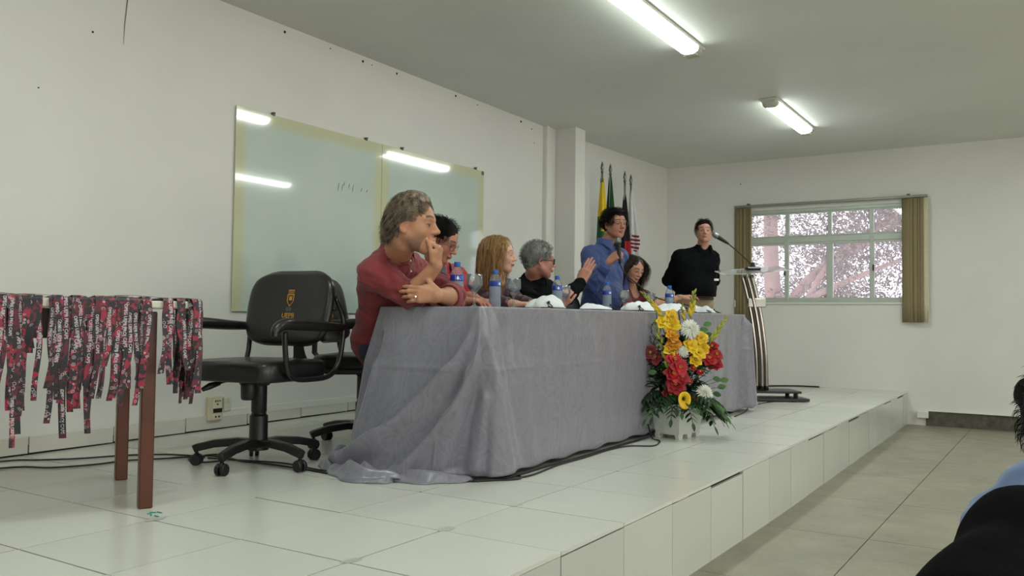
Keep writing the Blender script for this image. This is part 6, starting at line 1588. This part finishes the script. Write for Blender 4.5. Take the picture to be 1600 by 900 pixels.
short_hair(f5, p5, M_HB, 41, .012, 1100, .0075, curl=.18, lift=.15, front_low=.050, amp=.006, steps=6, fwd=.55); adopt(p5)
mic = thing('handheld_microphone', 'black handheld microphone with a round grille held by the standing speaker', 'microphone', tuple(mb_.tolist()))
d = Vector(up_.tolist()); Lm = float(np.linalg.norm(mt-mb_))
b = MB(); b.lathe([(.009, -.02), (.012, -.015), (.013, .02), (.016, .09), (.019, Lm-.03), (.021, Lm-.02), (0, Lm-.02)], 18, (0, 0, 0), d); b.build('mic_body', M_BLACK, mic, True, sharp=40)
b = MB(); b.lathe([(.021, Lm-.022), (.026, Lm-.012), (.0275, Lm-.006), (.0275, Lm), (.026, Lm+.018), (.018, Lm+.030), (0, Lm+.034)], 20, (0, 0, 0), d); b.build('mic_grille', mat('mic_grille_mesh', srgb(120, 120, 118), .35, .8, var=.3, vscale=300), mic, True)
cable('black microphone cable hanging from the speaker\'s hand down over the table edge', [(3.816, 1.600, 1.148), (3.84, 1.575, 1.08), (3.92, 1.50, .99), (3.98, 1.40, .90), (3.92, 1.22, .845), (3.75, 1.0, .815), (3.55, .90, .785), (3.25, .84, .772), (3.02, .80, .768), (2.97, .775, .70), (2.96, .762, .40), (2.95, .765, .0)], .0045, grp=None)

# 6 --- the dark-haired woman
J = dict(pelvis=N((4.63, 1.93, .56)), chest=N((4.55, 1.835, .785)), neck=N((4.505, 1.812, .965)), shR=N((4.365, 1.845, .888)), shL=N((4.630, 1.755, .893)), elR=N((4.24, 1.72, .80)), wrR=N((4.16, 1.52, .79)), elL=N((4.60, 1.58, .825)), wrL=N((4.62, 1.50, .865)), width=.86)
J['wrL'] = N((4.74, 1.46, .905)); J['elL'] = N((4.53, 1.60, .838))
f6 = Frame((4.42, 1.755, 1.130), (-.42, -.84, -.34), (0, -.3, 1), .93)
M_WIN = m_fabric('dark_red_top', srgb(92, 18, 26), .75, .1)
H6 = [((J['wrR'], (.1, -.95, .05), (.1, .0, -1)), dict(side=1)), ((J['wrL'], (.75, -.6, .15), (.1, -.1, -1)), dict(side=-1, curl=(.3, .3, .35, .4)))]
p6 = person('woman with long dark hair and a dark red top looking down at the table end', J, f6, (-.3, -.95, 0), srgb(188, 138, 114), M_WIN, M_DKT, H6, sleeve=-.45, seed=33, fem=True, brows=srgb(40, 28, 24), lips=srgb(160, 70, 74), jaw=.92, nose=.9, floor_z=zs(4.6, 1.9), bare=True, neck_r=.047, fore_r=(.044, .036, .034, .024))
M_HDB = m_hair('dark_brown_hair', srgb(24, 18, 16), srgb(64, 48, 40), .4)
sh6 = shell('hair', f6, [((-.026, 0, .040), (.106, .088, .088)), ('c', (-.03, .075, .0), (-.01, .098, -.22), .040, .036), ('c', (-.03, -.075, .0), (-.01, -.098, -.16), .040, .030), ('c', (-.08, 0, .0), (-.07, 0, -.20), .06, .045)],
            [((.092, 0, -.015), (.078, .062, .088)), ((.09, 0, -.14), (.10, .060, .10))], M_HDB, None, .004, 95, 6, .0048, (1.4, 1.4, .2))
st_ = MB(); hair_strands(st_, scalp_roots(1800, 17, ok3, r=(.108, .090, .090)), lambda P: np.stack([0*P[:, 0]+.05, np.where(P[:, 2] > .04, 1.1*np.sign(P[:, 1]-.01), .15*np.sign(P[:, 1])), -.45-.8*(P[:, 2] < .08)], 1), f6, (-.024, 0, .040), (.108, .090, .088), 18, .0165, .0010, .5, .008, 8, .12, .05)
add_hair(f6, p6, sh6, st_, M_HDB)
for k in range(2):
    w_ = unit(J['wrL']-J['elL']); c_ = Vector((J['wrL']-w_*(.02+.012*k)).tolist()); b = MB(); b.lathe([(.027, -.003), (.029, -.003), (.029, .003), (.027, .003)], 20, c_, Vector(w_.tolist()), cap=False); b.build('bracelet', M_STEEL, p6)
adopt(p6)

# 7 --- the man in black standing by the lectern
fz = zs(6.3, 1.9)
J = dict(pelvis=N((6.318, 1.905, .925)), chest=N((6.312, 1.895, 1.225)), neck=N((6.320, 1.825, 1.450)), shR=N((6.155, 2.015, 1.362)), shL=N((6.455, 1.775, 1.368)), elR=N((6.225, 2.165, 1.130)), wrR=N((6.46, 2.075, 1.000)), elL=N((6.625, 1.815, 1.135)), wrL=N((6.56, 2.00, .990)), width=1.20)
f7 = Frame((6.269, 1.795, 1.628), (-.90, -.43, .05), (0, 0, 1), 1.02)
M_TAN = m_fabric('khaki_trousers', srgb(150, 134, 104), .85, .08)
H7 = [((J['wrR'], (.5, -.3, -.4), (.3, .9, 0)), dict(side=1)), ((J['wrL'], (-.4, .3, -.4), (.3, .9, 0)), dict(side=-1))]
p7 = person('man in a black shirt and khaki trousers standing by the lectern, hands behind his back', J, f7, (-.80, -.60, 0), srgb(178, 130, 108), M_BLK, M_TAN, H7, sleeve=.9, seed=39, belly=.05, brows=srgb(28, 22, 20), jaw=1.12, floor_z=fz, seated=False, grow=.022, neck_r=.056, vneck=.07, hem=.955)
collar(p7, J['neck']+N((-.012, -.012, .016)), (-.80, -.60, 0), (-.1, -.1, 1), M_BLK, r=.074, h=.05, gap=.62)
b = MB(); b.box((0, 0, 0), (.004, .05, .022), rot=rotz(math.atan2(-.60, -.80)), bev=.001); o = b.build('chest_badge', M_WHITE, p7, loc=(6.33, 1.68, 1.13)); 
b = MB(); c0 = N((6.318, 1.903, .935)); b.tube([Vector((c0 + N((math.cos(a)*.150, math.sin(a)*.150, 0))*1.17).tolist()) for a in np.linspace(0, 2*PI, 37)], .016, 6, cap=False); b.build('belt', mat('brown_belt', srgb(44, 30, 24), .5), p7, True)
short_hair(f7, p7, M_HB, 51, .008, 600, side=-.01); adopt(p7)

# 8 --- somebody of the audience, seated with the back to us, a black jacket over the chair
zz = zf(-.8)
fr = unit((.80, .60, 0))
J = dict(pelvis=N((-.98, -1.36, zz+.52)), chest=N((-1.07, -1.38, .40)), neck=N((-1.03, -1.385, .51)), shR=N((-.96, -1.545, .462)), shL=N((-1.140, -1.255, .458)), elR=N((-.80, -1.62, .26)), wrR=N((-.60, -1.44, .24)), elL=N((-.965, -1.205, .31)), wrL=N((-.72, -1.18, .25)), width=.95)
f8 = Frame((-.985, -1.325, .545), (.8, .5, -.45), (.3, .3, 1), 1.0)
M_LB = m_fabric('light_blue_shirt', srgb(112, 134, 176), .8, .08)
p8 = person('seated audience member in a light blue shirt seen from behind at the lower right', J, f8, (.8, .6, 0), srgb(170, 122, 100), M_LB, M_DKT, [((J['wrL'], (.7, -.4, 0), (0, 0, -1)), dict(side=-1)), ((J['wrR'], (.5, .6, 0), (0, 0, -1)), dict(side=1))], sleeve=.9, seed=45, floor_z=zz, h=.007)
short_hair(f8, p8, M_HB, 61, .010, 500, .004, steps=4); adopt(p8)
ac = thing('audience_chair', 'black-framed audience chair under the black jacket at the lower right', 'chair', (-1.00, -1.28, zz), math.atan2(.6, .8))
b = MB(); rslab(b, .02, 0, .44, .44, .42, .05, .03, .006); b.build('seat', M_LEA, ac, True)
b = MB(); rslab(b, 0, 0, 0, .40, .22, .035, .03, .0, rot=roty(PI/2)); o = b.build('backrest', M_LEA, ac, True); o.location = (-.23, 0, .62)
for sx in (-.19, .19):
    for sy in (-.2, .2):
        b = MB(); b.tube([(sx, sy, 0), (sx*.95, sy, .43)] + ([(-.235, sy, .76)] if sx < 0 else []), .012, 8); b.build('leg', M_TUBE_B, ac, True)
S = Sdf((-1.75, -1.85, zz+.02), (-.9, -.95, .64), .0075)
ja, jb = N((-1.12, -1.57, .500)), N((-1.313, -1.252, .497)); S.cone(ja, jb, .055, .050, .03)
for a in np.linspace(0, 1, 9):
    t0 = ja*(1-a)+jb*a; S.cone(t0-(0, 0, .03), t0+N((-.04-.05*a*a, .0+.03*a*a, -.60)), .045, .055+.015*math.sin(a*17), .03)
tl = [N((-1.346, -1.240, .473)), N((-1.40, -1.222, .458)), N((-1.440, -1.204, .445)), N((-1.53, -1.165, .38)), N((-1.57, -1.14, .10))]
for a, c in zip(tl, tl[1:]): S.cone(a, c, .048, .05, .03)
for a in np.linspace(0, 1, 6):
    t0 = jb*(1-a)+N((-1.52, -1.17, .37))*a-(0, 0, .03); S.cone(t0, t0-(0, 0, .50), .045, .05, .03)
S.ripple(.010, 22, 5, None, (1.5, 1.5, .3))
P_, F_ = S.mesh(); jk = thing('black_jacket', 'black jacket draped over the back of the audience chair', 'jacket', (-.9, -1.3, .35)); link('jacket_cloth', mesh_from('jacket', P_, F_, m_fabric('black_jacket_cloth', srgb(7, 7, 9), .95, .15)), jk); adopt(jk)
